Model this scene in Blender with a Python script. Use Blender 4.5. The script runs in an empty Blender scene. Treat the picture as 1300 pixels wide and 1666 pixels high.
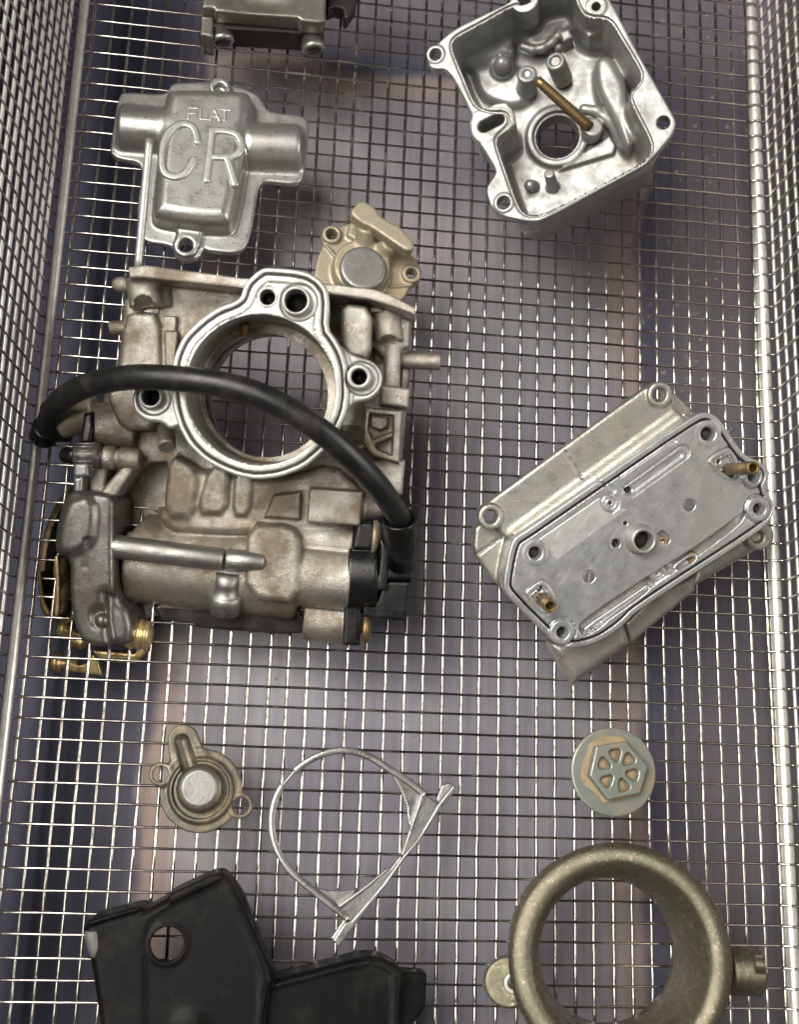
import bpy, math, random
import numpy as np
from mathutils import Matrix, Vector
random.seed(7); np.random.seed(7)
SC = bpy.context.scene
S = 0.001                       # all building code is in millimetres
PITCH = 5.5                     # mesh pitch of the basket

# ------------------------------------------------------------------ camera
F_PX, RX, RY, RZ, TX, TY, TZ = 1817.2, -0.2275, -0.1283, 0.0323, 4.0438, -15.83, 63.744
def _R(rx, ry, rz):
    cx, sx, cy, sy, cz, sz = math.cos(rx), math.sin(rx), math.cos(ry), math.sin(ry), math.cos(rz), math.sin(rz)
    return (np.array([[1,0,0],[0,cx,-sx],[0,sx,cx]]) @ np.array([[cy,0,sy],[0,1,0],[-sy,0,cy]])
            @ np.array([[cz,-sz,0],[sz,cz,0],[0,0,1]]))
R_CV = _R(RX, RY, RZ) @ np.diag([1., -1., -1.])      # world axes: x right, y away, z up
T_CV = np.array([TX, TY, TZ]) * PITCH
CAM = -R_CV.T @ T_CV
def ray(x, y):
    d = R_CV.T @ np.array([(x - 650) / F_PX, (y - 833) / F_PX, 1.0])
    return d / np.linalg.norm(d)
cd = bpy.data.cameras.new('camera'); cam = bpy.data.objects.new('camera', cd)
SC.collection.objects.link(cam); SC.camera = cam
cd.sensor_fit = 'VERTICAL'; cd.sensor_height = 24.0; cd.sensor_width = 24.0
cd.lens = 24.0 * F_PX / 1666.0
cd.clip_start = 0.01; cd.clip_end = 20.0
RB = (np.diag([1., -1., -1.]) @ R_CV).T
M = Matrix([[*RB[0], CAM[0]*S], [*RB[1], CAM[1]*S], [*RB[2], CAM[2]*S], [0, 0, 0, 1]])
cam.matrix_world = M
cd.dof.use_dof = True; cd.dof.focus_distance = 0.325; cd.dof.aperture_fstop = 12.0

# ------------------------------------------------------------------ light
W = bpy.data.worlds.new('World'); SC.world = W; W.use_nodes = True
wn = W.node_tree.nodes; wl = W.node_tree.links
bg = wn['Background']; bg.inputs['Strength'].default_value = 1.0
wtc = wn.new('ShaderNodeTexCoord'); wsep = wn.new('ShaderNodeSeparateXYZ'); wr = wn.new('ShaderNodeValToRGB')
wl.new(wtc.outputs['Generated'], wsep.inputs[0]); wl.new(wsep.outputs['Z'], wr.inputs[0]); wl.new(wr.outputs[0], bg.inputs['Color'])
wr.color_ramp.elements[0].position = 0.0; wr.color_ramp.elements[0].color = (0.060, 0.056, 0.052, 1)
wr.color_ramp.elements[1].position = 1.0; wr.color_ramp.elements[1].color = (0.040, 0.038, 0.036, 1)

def area(name, loc, target, sx, sy, power, col):
    l = bpy.data.lights.new(name, 'AREA'); l.shape = 'RECTANGLE'; l.size = sx; l.size_y = sy
    l.energy = power; l.color = col
    o = bpy.data.objects.new(name, l); SC.collection.objects.link(o)
    o.location = Vector(loc) * S
    d = (Vector(target) - Vector(loc)).normalized()
    z = -d; y = Vector((0, 1, 0)); x = y.cross(z).normalized(); y = z.cross(x)
    o.matrix_world = Matrix(((x.x, y.x, z.x, loc[0]*S), (x.y, y.y, z.y, loc[1]*S), (x.z, y.z, z.z, loc[2]*S), (0, 0, 0, 1)))
    return o
area('ceiling_lamp', (-560, 150, 1000), (-20, -60, 0), 0.72, 0.36, 14.5, (1.0, 0.95, 0.88))
area('ceiling_lamp', (-560, -270, 1020), (-20, -60, 0), 0.72, 0.36, 8.0, (1.0, 0.95, 0.88))
area('added_fill_light', (980, -140, 720), (-80, -80, 0), 0.60, 0.80, 10.0, (1.0, 0.96, 0.90))  # added fill light without a known source, brightens the left basket wall
SC.view_settings.view_transform = 'Standard'; SC.view_settings.look = 'None'
SC.view_settings.exposure = 0.0; SC.view_settings.gamma = 1.0
SC.cycles.use_denoising = True
SC.cycles.max_bounces = 8

# ------------------------------------------------------------------ materials
def mat_metal(name, base, metallic=1.0, rough=0.4, dirt=None, dirt_amt=0.0, dirt_scale=0.12, bump=0.0, bump_scale=2.0,
              rvar=0.12, dirt2=None, speck=0.0, speck_col=(0.05, 0.04, 0.03), brushed=None, spec=0.5, base2=None, coat=0.0):
    m = bpy.data.materials.new(name); m.use_nodes = True
    nt = m.node_tree; N = nt.nodes; L = nt.links
    p = N['Principled BSDF']
    p.inputs['Metallic'].default_value = metallic; p.inputs['Specular IOR Level'].default_value = spec
    p.inputs['Coat Weight'].default_value = coat
    tc = N.new('ShaderNodeTexCoord'); mp = N.new('ShaderNodeMapping'); mp.inputs['Scale'].default_value = (1000,)*3
    L.new(tc.outputs['Object'], mp.inputs[0])
    def noise(sc, det=4, rough_=0.6, src=None):
        n = N.new('ShaderNodeTexNoise'); n.inputs['Scale'].default_value = sc; n.inputs['Detail'].default_value = det
        n.inputs['Roughness'].default_value = rough_; L.new((src or mp).outputs[0], n.inputs['Vector']); return n
    def ramp(src, a, b, ca=(0,0,0,1), cb=(1,1,1,1)):
        r = N.new('ShaderNodeValToRGB'); r.color_ramp.elements[0].position = a; r.color_ramp.elements[1].position = b
        r.color_ramp.elements[0].color = ca; r.color_ramp.elements[1].color = cb
        L.new(src, r.inputs[0]); return r
    def mix(f, a, b):
        x = N.new('ShaderNodeMix'); x.data_type = 'RGBA'
        if hasattr(f, 'is_output'): L.new(f, x.inputs['Factor'])
        else: x.inputs['Factor'].default_value = f
        for s, v in (('A', a), ('B', b)):
            k = [i for i in x.inputs if i.name == s and i.type == 'RGBA'][0]
            if hasattr(v, 'is_output'): L.new(v, k)
            else: k.default_value = (*v, 1)
        return [o for o in x.outputs if o.type == 'RGBA'][0]
    n0 = noise(0.22, 6)
    b2 = base2 or tuple(c * 0.78 for c in base)
    col = mix(ramp(n0.outputs[0], 0.35, 0.68).outputs[0], base, b2)
    rfac = ramp(n0.outputs[0], 0.3, 0.7).outputs[0]
    if dirt:
        n1 = noise(dirt_scale, 7, 0.68)
        dm = ramp(n1.outputs[0], 0.62 - 0.3*dirt_amt, 0.80 - 0.3*dirt_amt)
        dmul = N.new('ShaderNodeMath'); dmul.operation = 'MULTIPLY'; dmul.inputs[1].default_value = min(1.0, 0.45 + dirt_amt*0.5)
        L.new(dm.outputs[0], dmul.inputs[0])
        col = mix(dmul.outputs[0], col, dirt)
        mm = N.new('ShaderNodeMath'); mm.operation = 'MULTIPLY_ADD'; mm.inputs[1].default_value = -0.6*metallic; mm.inputs[2].default_value = metallic
        L.new(dmul.outputs[0], mm.inputs[0]); L.new(mm.outputs[0], p.inputs['Metallic'])
    if dirt2:
        mp2 = N.new('ShaderNodeMapping'); mp2.inputs['Location'].default_value = (37, 11, 5); L.new(mp.outputs[0], mp2.inputs[0])
        n3 = noise(dirt_scale*1.7, 7, 0.7, mp2)
        d3 = ramp(n3.outputs[0], 0.52, 0.72)
        m3 = N.new('ShaderNodeMath'); m3.operation = 'MULTIPLY'; m3.inputs[1].default_value = 0.6; L.new(d3.outputs[0], m3.inputs[0])
        col = mix(m3.outputs[0], col, dirt2)
    if speck > 0:
        n2 = noise(1.1, 6, 0.75)
        sm_ = ramp(n2.outputs[0], 0.66 - 0.12*speck, 0.74 - 0.12*speck)
        col = mix(sm_.outputs[0], col, speck_col)
    rr = N.new('ShaderNodeMapRange'); rr.inputs['To Min'].default_value = max(0.04, rough - rvar); rr.inputs['To Max'].default_value = min(1, rough + rvar)
    L.new(rfac, rr.inputs['Value'])
    rout = rr.outputs[0]
    hts = None
    if brushed:
        mb = N.new('ShaderNodeMapping'); mb.vector_type = 'TEXTURE'; mb.inputs['Rotation'].default_value = (0, 0, -brushed); mb.inputs['Scale'].default_value = (9.0, 0.34, 1)
        L.new(mp.outputs[0], mb.inputs[0])
        nb = noise(1.0, 6, 0.7, mb)
        sc = ramp(nb.outputs[0], 0.54, 0.68)
        col = mix(sc.outputs[0], col, tuple(min(1, c*1.5) for c in base))
        hts = nb.outputs[0]
    L.new(col, p.inputs['Base Color']); L.new(rout, p.inputs['Roughness'])
    if bump > 0:
        nb2 = noise(bump_scale, 5, 0.6); bp = N.new('ShaderNodeBump'); bp.inputs['Strength'].default_value = min(1, bump); bp.inputs['Distance'].default_value = 0.00035
        L.new(nb2.outputs[0], bp.inputs['Height']); L.new(bp.outputs[0], p.inputs['Normal'])
        if hts is not None:
            b3 = N.new('ShaderNodeBump'); b3.inputs['Strength'].default_value = 0.25; b3.inputs['Distance'].default_value = 0.0001
            L.new(hts, b3.inputs['Height']); L.new(b3.outputs[0], bp.inputs['Normal'])
    return m

TAN = (0.20, 0.145, 0.085)
MT = dict(
    cast=mat_metal('cast_aluminium_stained', (0.52, 0.50, 0.45), 0.90, 0.34, (0.095, 0.062, 0.028), 0.70, 0.06, 0.7, 3.0, dirt2=(0.28, 0.19, 0.085), speck=0.6, speck_col=(0.20, 0.15, 0.09)),
    machined=mat_metal('machined_aluminium', (0.48, 0.475, 0.455), 0.7, 0.42, (0.30, 0.27, 0.22), 0.25, 0.2, 0.2, 1.8, 0.1, speck=0.2, speck_col=(0.3, 0.27, 0.22)),
    cover=mat_metal('clean_cast_aluminium', (0.45, 0.445, 0.43), 0.80, 0.36, (0.25, 0.20, 0.15), 0.2, 0.2, 0.14, 1.8, speck=0.75, speck_col=(0.17, 0.14, 0.11)),
    bowl=mat_metal('satin_cast_aluminium', (0.33, 0.33, 0.32), 0.58, 0.45, (0.30, 0.23, 0.15), 0.15, 0.06, 0.15, 1.0),
    dark=mat_metal('dark_oily_casting', (0.18, 0.175, 0.165), 0.8, 0.38, (0.06, 0.046, 0.034), 0.62, 0.06, 0.2, 1.6, speck=0.3, speck_col=(0.36, 0.33, 0.30)),
    rodm=mat_metal('grey_steel_rod', (0.36, 0.35, 0.33), 0.9, 0.38, (0.13, 0.10, 0.08), 0.35, 0.2, 0.4, 2.2, speck=0.3, speck_col=(0.5, 0.48, 0.45)),
    tan=mat_metal('dirty_zinc_casting', (0.38, 0.34, 0.25), 0.5, 0.48, (0.33, 0.26, 0.15), 0.5, 0.12, 0.25, 1.5),
    capm=mat_metal('grey_zinc_cap', (0.27, 0.27, 0.26), 0.75, 0.42, (0.26, 0.22, 0.16), 0.2, 0.2, 0.15, 1.5),
    gold=mat_metal('yellow_passivated_steel', (0.78, 0.62, 0.30), 0.85, 0.34, (0.16, 0.10, 0.05), 0.55, 0.2, 0.1, 1.0, base2=(0.55, 0.40, 0.20)),
    brass=mat_metal('tarnished_brass', (0.28, 0.19, 0.085), 0.85, 0.42, (0.10, 0.06, 0.03), 0.4, 0.3, 0.2, 1.0),
    plate=mat_metal('brushed_aluminium_plate', (0.56, 0.57, 0.57), 0.75, 0.36, (0.40, 0.38, 0.34), 0.15, 0.08, 0.06, 1.0, brushed=-0.95, base2=(0.50, 0.51, 0.51)),
    sheet=mat_metal('pitted_zinc_casting', (0.50, 0.49, 0.44), 0.85, 0.42, (0.28, 0.22, 0.14), 0.4, 0.12, 0.35, 1.6, speck=0.5, speck_col=(0.16, 0.13, 0.09)),
    olive=mat_metal('olive_sparkle_casting', (0.235, 0.22, 0.155), 0.85, 0.30, (0.15, 0.135, 0.08), 0.3, 0.1, 0.40, 5.0, speck=0.75, speck_col=(0.50, 0.47, 0.36)),
    plug=mat_metal('green_grey_zinc', (0.34, 0.37, 0.34), 0.6, 0.42, (0.36, 0.28, 0.17), 0.45, 0.13, 0.12, 1.5),
    dirt=mat_metal('tan_dirt_deposit', (0.40, 0.31, 0.19), 0.1, 0.75, (0.26, 0.19, 0.11), 0.4, 0.3, 0.5, 1.5),
    diaph=mat_metal('olive_grey_casting', (0.135, 0.125, 0.098), 0.55, 0.40, (0.27, 0.21, 0.12), 0.45, 0.15, 0.2, 1.5),
    rubber=mat_metal('black_rubber', (0.008, 0.008, 0.008), 0.0, 0.40, (0.040, 0.036, 0.031), 0.42, 0.10, 0.15, 1.5),
    plastic=mat_metal('black_plastic', (0.005, 0.005, 0.005), 0.0, 0.33, (0.03, 0.03, 0.028), 0.2, 0.15, 0.12, 1.5),
    plastic_worn=mat_metal('worn_black_plastic', (0.004, 0.004, 0.004), 0.0, 0.48, (0.024, 0.022, 0.019), 0.34, 0.06, 0.12, 1.2, spec=0.14),
    wornpatch=mat_metal('scuffed_grey_plastic', (0.16, 0.15, 0.14), 0.1, 0.5, (0.05, 0.05, 0.045), 0.4, 0.2, 0.4, 1.5),
    slide=mat_metal('dull_grey_casting', (0.24, 0.23, 0.20), 0.8, 0.42, (0.20, 0.17, 0.12), 0.3, 0.1, 0.15, 1.2),
    slidedk=mat_metal('dark_slide_casting', (0.016, 0.014, 0.012), 0.2, 0.5, (0.06, 0.05, 0.04), 0.3, 0.1, 0.3, 1.2),
    white=mat_metal('white_bush', (0.72, 0.70, 0.64), 0.1, 0.4, (0.45, 0.4, 0.3), 0.2, 0.3),
    hole=mat_metal('dark_hole_shade', (0.018, 0.016, 0.014), 0.0, 0.6),  # flat dark tone, stands in for the shade inside holes and tubes
    letters=mat_metal('worn_raised_lettering', (0.60, 0.59, 0.57), 0.75, 0.36, (0.30, 0.26, 0.20), 0.3, 0.5, 0.2, 1.5),
    gasket=mat_metal('dark_gasket', (0.05, 0.045, 0.04), 0.6, 0.22, (0.10, 0.08, 0.05), 0.2, 0.1),
    rodwire=mat_metal('thick_stainless_rod', (0.86, 0.84, 0.79), 0.75, 0.42, None, 0, 0.08, 0.1, 1.2, 0.06),
    bright=mat_metal('reflection_tone_aluminium', (0.74, 0.74, 0.73), 0.7, 0.40, (0.55, 0.54, 0.52), 0.2, 0.1, 0.1, 1.0, brushed=-0.95),  # lighter tone for the reflection painted on the plate
    wire=mat_metal('stainless_wire', (0.58, 0.55, 0.51), 1.0, 0.14, (0.10, 0.08, 0.06), 0.28, 0.16, 0.0, 1.2, 0.04),
    steel_ring=mat_metal('bright_thin_steel', (0.36, 0.36, 0.352), 0.85, 0.33, (0.30, 0.28, 0.24), 0.3, 0.15, 0.2, 1.5),
)

def vary(m, lo, hi):                            # each piece gets its own slight tone
    nt = m.node_tree; p = nt.nodes['Principled BSDF']; l = p.inputs['Base Color'].links[0]; src = l.from_socket
    oi = nt.nodes.new('ShaderNodeObjectInfo'); mr = nt.nodes.new('ShaderNodeMapRange'); mr.inputs['To Min'].default_value = lo; mr.inputs['To Max'].default_value = hi
    nt.links.new(oi.outputs['Random'], mr.inputs['Value'])
    hs = nt.nodes.new('ShaderNodeHueSaturation'); nt.links.new(src, hs.inputs['Color']); nt.links.new(mr.outputs[0], hs.inputs['Value']); nt.links.new(hs.outputs[0], p.inputs['Base Color'])
vary(MT['wire'], 0.72, 1.18)
# ------------------------------------------------------------------ object helpers
class Frame:
    def __init__(s, B, a):
        s.B = np.array(B, float); a = np.array(a, float); s.a = a / np.linalg.norm(a)
        X = np.array([1., 0, 0]); u = X - (X @ s.a) * s.a; s.u = u / np.linalg.norm(u); s.v = np.cross(s.a, s.u)
    def L(s, x, y, w):
        d = ray(x, y); t = (w - (CAM - s.B) @ s.a) / (d @ s.a)
        P = CAM + t * d - s.B
        return np.array([P @ s.u, P @ s.v])
    def L3(s, x, y, w):
        return np.array([*s.L(x, y, w), w])
    def rpx(s, x, y, w, r):                        # length in mm of r photo pixels at that spot
        return np.linalg.norm(s.L(x + r, y, w) - s.L(x - r, y, w)) / 2
    def world(s, p):
        return s.B + p[0]*s.u + p[1]*s.v + p[2]*s.a
    def matrix(s):
        return Matrix([[s.u[i], s.v[i], s.a[i], s.B[i]*S] for i in range(3)] + [[0, 0, 0, 1]])
def on_plane(x, y, z):
    d = ray(x, y); t = (z - CAM[2]) / d[2]; return CAM + t * d
def flat(x, y, z0):
    return Frame(on_plane(x, y, z0), (0, 0, 1))
def tilted(bx, by, z0, tx, ty, H):
    B = on_plane(bx, by, z0); d = ray(tx, ty)
    q = CAM - B; b = q @ d; c = q @ q - H*H; disc = b*b - c
    t = -b - math.sqrt(max(disc, 0))
    T = CAM + t * d
    return Frame(B, T - B)

def link(o, parent=None):
    SC.collection.objects.link(o)
    if parent is not None: o.parent = parent
    return o
def thing(name, fr, label, cat, group=None):
    o = bpy.data.objects.new(name, None); SC.collection.objects.link(o)
    o.empty_display_size = 0.01
    o.matrix_world = fr.matrix(); o['label'] = label; o['category'] = cat
    if group: o['group'] = group
    return o
def mesh_np(name, V, Q, mat, parent=None, smooth=True, tri=None):
    """V (n,3) in mm, Q (m,4) quads, tri (k,3)"""
    me = bpy.data.meshes.new(name)
    V = np.asarray(V, np.float32) * S
    Q = np.asarray(Q, np.int32).reshape(-1, 4) if Q is not None and len(Q) else np.zeros((0, 4), np.int32)
    Tn = np.asarray(tri, np.int32).reshape(-1, 3) if tri is not None and len(tri) else np.zeros((0, 3), np.int32)
    me.vertices.add(len(V)); me.vertices.foreach_set('co', V.ravel())
    loops = np.concatenate([Q.ravel(), Tn.ravel()])
    me.loops.add(len(loops)); me.loops.foreach_set('vertex_index', loops)
    st = np.concatenate([np.arange(len(Q))*4, len(Q)*4 + np.arange(len(Tn))*3]).astype(np.int32)
    me.polygons.add(len(st)); me.polygons.foreach_set('loop_start', st)
    me.polygons.foreach_set('use_smooth', np.full(len(st), smooth))
    me.update(calc_edges=True); me.validate()
    me.materials.append(mat if not isinstance(mat, str) else MT[mat])
    return link(bpy.data.objects.new(name, me), parent)

# ------------------------------------------------------------------ swept and turned shapes
def frames_along(P):
    P = np.asarray(P, float); T = np.gradient(P, axis=0); T /= np.linalg.norm(T, axis=1)[:, None] + 1e-12
    n = np.array([0, 0, 1.]) if abs(T[0][2]) < 0.9 else np.array([1., 0, 0])
    Ns = []
    for t in T:
        n = n - (n @ t) * t; n /= np.linalg.norm(n) + 1e-12; Ns.append(n)
    Ns = np.array(Ns); return T, Ns, np.cross(T, Ns)
def tube_vq(P, r, sides=10, caps=True, off=0):
    P = np.asarray(P, float); r = np.broadcast_to(np.asarray(r, float), (len(P),))
    T, Nn, Bn = frames_along(P)
    if caps:                                         # small rounded ends
        e = 0.25
        P = np.vstack([P[0], P[0] + T[0]*r[0]*0.02, P[1:-1], P[-1] - T[-1]*r[-1]*0.02, P[-1]])
        r = np.concatenate([[r[0]*(1-e)], [r[0]], r[1:-1], [r[-1]], [r[-1]*(1-e)]])
        T = np.vstack([T[0], T, T[-1]]); Nn = np.vstack([Nn[0], Nn, Nn[-1]]); Bn = np.vstack([Bn[0], Bn, Bn[-1]])
    a = np.arange(sides) * 2*np.pi/sides
    V = P[:, None] + r[:, None, None] * (np.cos(a)[None, :, None]*Nn[:, None] + np.sin(a)[None, :, None]*Bn[:, None])
    n = len(P); i = np.arange(n-1)[:, None]*sides; j = np.arange(sides)[None]; j2 = (j+1) % sides
    Q = np.stack([i+j, i+sides+j, i+sides+j2, i+j2], -1).reshape(-1, 4)
    V = V.reshape(-1, 3); tri = []
    if caps:
        V = np.vstack([V, P[0], P[-1]]); c0 = len(V)-2
        for k in range(sides):
            k2 = (k+1) % sides
            tri += [[c0, k, k2], [c0+1, (n-1)*sides+k2, (n-1)*sides+k]]
    return V, Q + off, (np.array(tri) + off if tri else np.zeros((0, 3), int))
def tube(name, P, r, mat, parent, sides=12, caps=True):
    V, Q, t = tube_vq(P, r, sides, caps)
    return mesh_np(name, V, Q[:, ::-1], mat, parent, tri=t[:, ::-1] if len(t) else t)
def lathe(name, a, b, prof, mat, parent, seg=40, closed=False):
    """prof: list of (distance along a->b, radius)"""
    a = np.array(a, float); b = np.array(b, float); d = (b-a)/np.linalg.norm(b-a)
    n = np.array([0, 0, 1.]) if abs(d[2]) < 0.9 else np.array([1., 0, 0])
    n = n - (n@d)*d; n /= np.linalg.norm(n); c = np.cross(d, n)
    an = np.arange(seg)*2*np.pi/seg
    ring = np.cos(an)[:, None]*n + np.sin(an)[:, None]*c
    V = []; 
    for (s_, r_) in prof: V.append(a + d*s_ + max(r_, 1e-3)*ring)
    m = len(prof); V = np.array(V).reshape(-1, 3)
    mm = m if closed else m-1
    i = np.arange(mm)[:, None]*seg; i2 = ((np.arange(mm)+1) % m)[:, None]*seg; j = np.arange(seg)[None]; j2 = (j+1) % seg
    Q = np.stack([i+j, i+j2, i2+j2, i2+j], -1).reshape(-1, 4)
    return mesh_np(name, V, Q, mat, parent)
def spline(pts, n=60):
    P = np.asarray(pts, float); k = len(P)
    ext_ = np.vstack([2*P[0]-P[1], P, 2*P[-1]-P[-2]])
    out = []
    ts = np.linspace(0, k-1-1e-6, n)
    for t in ts:
        i = int(t); f = t-i; p0, p1, p2, p3 = ext_[i:i+4]
        out.append(0.5*((2*p1)+(-p0+p2)*f+(2*p0-5*p1+4*p2-p3)*f*f+(-p0+3*p1-3*p2+p3)*f**3))
    return np.array(out)

# ------------------------------------------------------------------ solid modelling by distance fields
def poly_sd(px, py, V):
    V = np.asarray(V, float); n = len(V)
    d = np.full(np.broadcast(px, py).shape, 1e9, np.float32); sgn = np.ones_like(d)
    for i in range(n):
        a = V[i]; b = V[i-1]; e = b-a
        wx = px-a[0]; wy = py-a[1]
        h = np.clip((wx*e[0]+wy*e[1])/(e@e+1e-12), 0, 1)
        bx = wx-e[0]*h; by = wy-e[1]*h
        d = np.minimum(d, bx*bx+by*by)
        c1 = py >= a[1]; c2 = py < b[1]; c3 = e[0]*wy > e[1]*wx
        flip = (c1 & c2 & c3) | (~c1 & ~c2 & ~c3)
        sgn = np.where(flip, -sgn, sgn)
    return sgn*np.sqrt(d)
def chaikin(P, n=2):
    P = np.asarray(P, float)
    for _ in range(n):
        Q = np.roll(P, -1, 0)
        P = np.stack([0.8*P+0.2*Q, 0.2*P+0.8*Q], 1).reshape(-1, 2)
    return P
def ext(poly, z0, z1, r=0.4, draft=0.0, sm=0, grow=0.0):
    poly = np.asarray(poly, float)
    if sm: poly = chaikin(poly, sm)
    def fn(X, Y, Z):
        d2 = (poly_sd(X[:, :, 0], Y[:, :, 0], poly) - grow)[:, :, None]
        if draft: d2 = d2 + (Z-z0)*draft
        qx = d2 + r; qz = np.abs(Z-(z0+z1)/2) - (z1-z0)/2 + r
        return np.minimum(np.maximum(qx, qz), 0) + np.hypot(np.maximum(qx, 0), np.maximum(qz, 0)) - r
    lo = [*(poly.min(0)-abs(grow)-0.5), z0-0.5]; hi = [*(poly.max(0)+abs(grow)+0.5), z1+0.5]
    return fn, lo, hi
def ring_line(poly, off, half, z0, z1, sm=0):           # a groove that follows an outline at a distance
    poly = np.asarray(poly, float)
    if sm: poly = chaikin(poly, sm)
    def fn(X, Y, Z):
        d2 = np.abs(poly_sd(X[:, :, 0], Y[:, :, 0], poly) - off)[:, :, None] - half
        return np.maximum(d2, np.abs(Z-(z0+z1)/2)-(z1-z0)/2)
    return fn, [*(poly.min(0)-3), z0-0.5], [*(poly.max(0)+3), z1+0.5]
def cyl(c, r, z0, z1, rd=0.3):
    def fn(X, Y, Z):
        q = np.hypot(X-c[0], Y-c[1]) - r + rd; qz = np.abs(Z-(z0+z1)/2) - (z1-z0)/2 + rd
        return np.minimum(np.maximum(q, qz), 0) + np.hypot(np.maximum(q, 0), np.maximum(qz, 0)) - rd
    return fn, [c[0]-r-.5, c[1]-r-.5, z0-.5], [c[0]+r+.5, c[1]+r+.5, z1+.5]
def rod(a, b, r, rd=0.4, r2=None):
    a = np.array(a, float); b = np.array(b, float); l = np.linalg.norm(b-a); d = (b-a)/l; r2 = r if r2 is None else r2
    def fn(X, Y, Z):
        x, y, z = X-a[0], Y-a[1], Z-a[2]
        t = x*d[0]+y*d[1]+z*d[2]
        q = np.sqrt(np.maximum(x*x+y*y+z*z-t*t, 0)) - (r+(r2-r)*np.clip(t/l, 0, 1)) + rd
        qz = np.abs(t-l/2)-l/2+rd
        return np.minimum(np.maximum(q, qz), 0) + np.hypot(np.maximum(q, 0), np.maximum(qz, 0)) - rd
    m = max(r, r2)+.6
    return fn, np.minimum(a, b)-m, np.maximum(a, b)+m
def cap(a, b, r, r2=None):
    a = np.array(a, float); b = np.array(b, float); e = b-a; r2 = r if r2 is None else r2
    def fn(X, Y, Z):
        x, y, z = X-a[0], Y-a[1], Z-a[2]
        h = np.clip((x*e[0]+y*e[1]+z*e[2])/(e@e+1e-9), 0, 1)
        return np.sqrt((x-e[0]*h)**2+(y-e[1]*h)**2+(z-e[2]*h)**2) - (r+(r2-r)*h)
    m = max(r, r2)+.6
    return fn, np.minimum(a, b)-m, np.maximum(a, b)+m
def ell(c, rx, ry, rz):
    def fn(X, Y, Z):
        k = np.sqrt(((X-c[0])/rx)**2+((Y-c[1])/ry)**2+((Z-c[2])/rz)**2)
        return (k-1)*min(rx, ry, rz)
    return fn, [c[0]-rx-.5, c[1]-ry-.5, c[2]-rz-.5], [c[0]+rx+.5, c[1]+ry+.5, c[2]+rz+.5]
class Vol:
    def __init__(s, vox): s.vox = vox; s.ops = []
    def add(s, prim, k=0.0): s.ops.append((1, prim, k)); return s
    def sub(s, prim, k=0.0): s.ops.append((-1, prim, k)); return s
    def build(s, name, mat, parent):
        v = s.vox
        los = np.array([p[1] for t, p, k in s.ops if t > 0], float); his = np.array([p[2] for t, p, k in s.ops if t > 0], float)
        lo = los.min(0)-2*v; hi = his.max(0)+2*v; n = np.ceil((hi-lo)/v).astype(int)+1
        ax = [(lo[i]+v*np.arange(n[i])).astype(np.float32) for i in range(3)]
        F = np.full(tuple(n), 3.0, np.float32)
        for t, (fn, l, h), k in s.ops:
            m = k+1.2*v
            i0 = np.clip(np.floor((np.asarray(l, float)-m-lo)/v).astype(int), 0, n); i1 = np.clip(np.ceil((np.asarray(h, float)+m-lo)/v).astype(int)+1, 0, n)
            if (i1-i0 < 1).any(): continue
            sl = tuple(slice(i0[i], i1[i]) for i in range(3))
            X = ax[0][sl[0]][:, None, None]; Y = ax[1][sl[1]][None, :, None]; Z = ax[2][sl[2]][None, None, :]
            d = np.broadcast_to(fn(X, Y, Z), tuple(i1-i0)).astype(np.float32); f = F[sl]
            if t > 0:
                if k > 0:
                    hh = np.maximum(k-np.abs(f-d), 0)/k; F[sl] = np.minimum(f, d)-hh*hh*k*0.25
                else: F[sl] = np.minimum(f, d)
            else:
                if k > 0:
                    hh = np.maximum(k-np.abs(f+d), 0)/k; F[sl] = np.maximum(f, -d)+hh*hh*k*0.25
                else: F[sl] = np.maximum(f, -d)
        V, Q = surface_nets(F)
        V = lo + V*v
        return mesh_np(name, V, Q, mat, parent)
def surface_nets(F):
    F = np.where(F == 0, 1e-5, F); s = F < 0
    c = [s[i:s.shape[0]-1+i, j:s.shape[1]-1+j, k:s.shape[2]-1+k] for i in (0, 1) for j in (0, 1) for k in (0, 1)]
    cnt = np.zeros(c[0].shape, np.int8)
    for q in c: cnt += q
    I, J, K = np.nonzero((cnt > 0) & (cnt < 8))
    idx = np.full(cnt.shape, -1, np.int32); idx[I, J, K] = np.arange(len(I))
    corners = [(i, j, k) for i in (0, 1) for j in (0, 1) for k in (0, 1)]
    vals = {q: F[I+q[0], J+q[1], K+q[2]] for q in corners}
    acc = np.zeros((len(I), 3), np.float64); num = np.zeros(len(I))
    for a in corners:
        for axis in range(3):
            if a[axis]: continue
            b = list(a); b[axis] = 1; b = tuple(b)
            va, vb = vals[a], vals[b]; x = (va < 0) != (vb < 0)
            t = np.where(x, va/np.where(x, va-vb, 1), 0)
            for d in range(3):
                acc[:, d] += np.where(x, a[d] + (t if d == axis else 0), 0)
            num += x
    V = np.stack([I, J, K], 1) + acc/num[:, None]
    Qs = []
    for axis in range(3):
        a = [slice(None)]*3; b = [slice(None)]*3; a[axis] = slice(0, -1); b[axis] = slice(1, None)
        x = s[tuple(a)] != s[tuple(b)]
        o1, o2 = [d for d in range(3) if d != axis]
        P = np.array(np.nonzero(x)).T
        ok = (P[:, o1] > 0) & (P[:, o2] > 0) & (P[:, o1] < F.shape[o1]-1) & (P[:, o2] < F.shape[o2]-1)
        P = P[ok]
        def cell(d1, d2):
            q = P.copy(); q[:, o1] -= d1; q[:, o2] -= d2; return idx[q[:, 0], q[:, 1], q[:, 2]]
        q = np.stack([cell(1, 1), cell(0, 1), cell(0, 0), cell(1, 0)], 1)
        inside_first = s[P[:, 0], P[:, 1], P[:, 2]]
        fl = inside_first if axis != 1 else ~inside_first
        q = np.where(fl[:, None], q, q[:, ::-1])
        Qs.append(q)
    return V, np.vstack(Qs)
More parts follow.
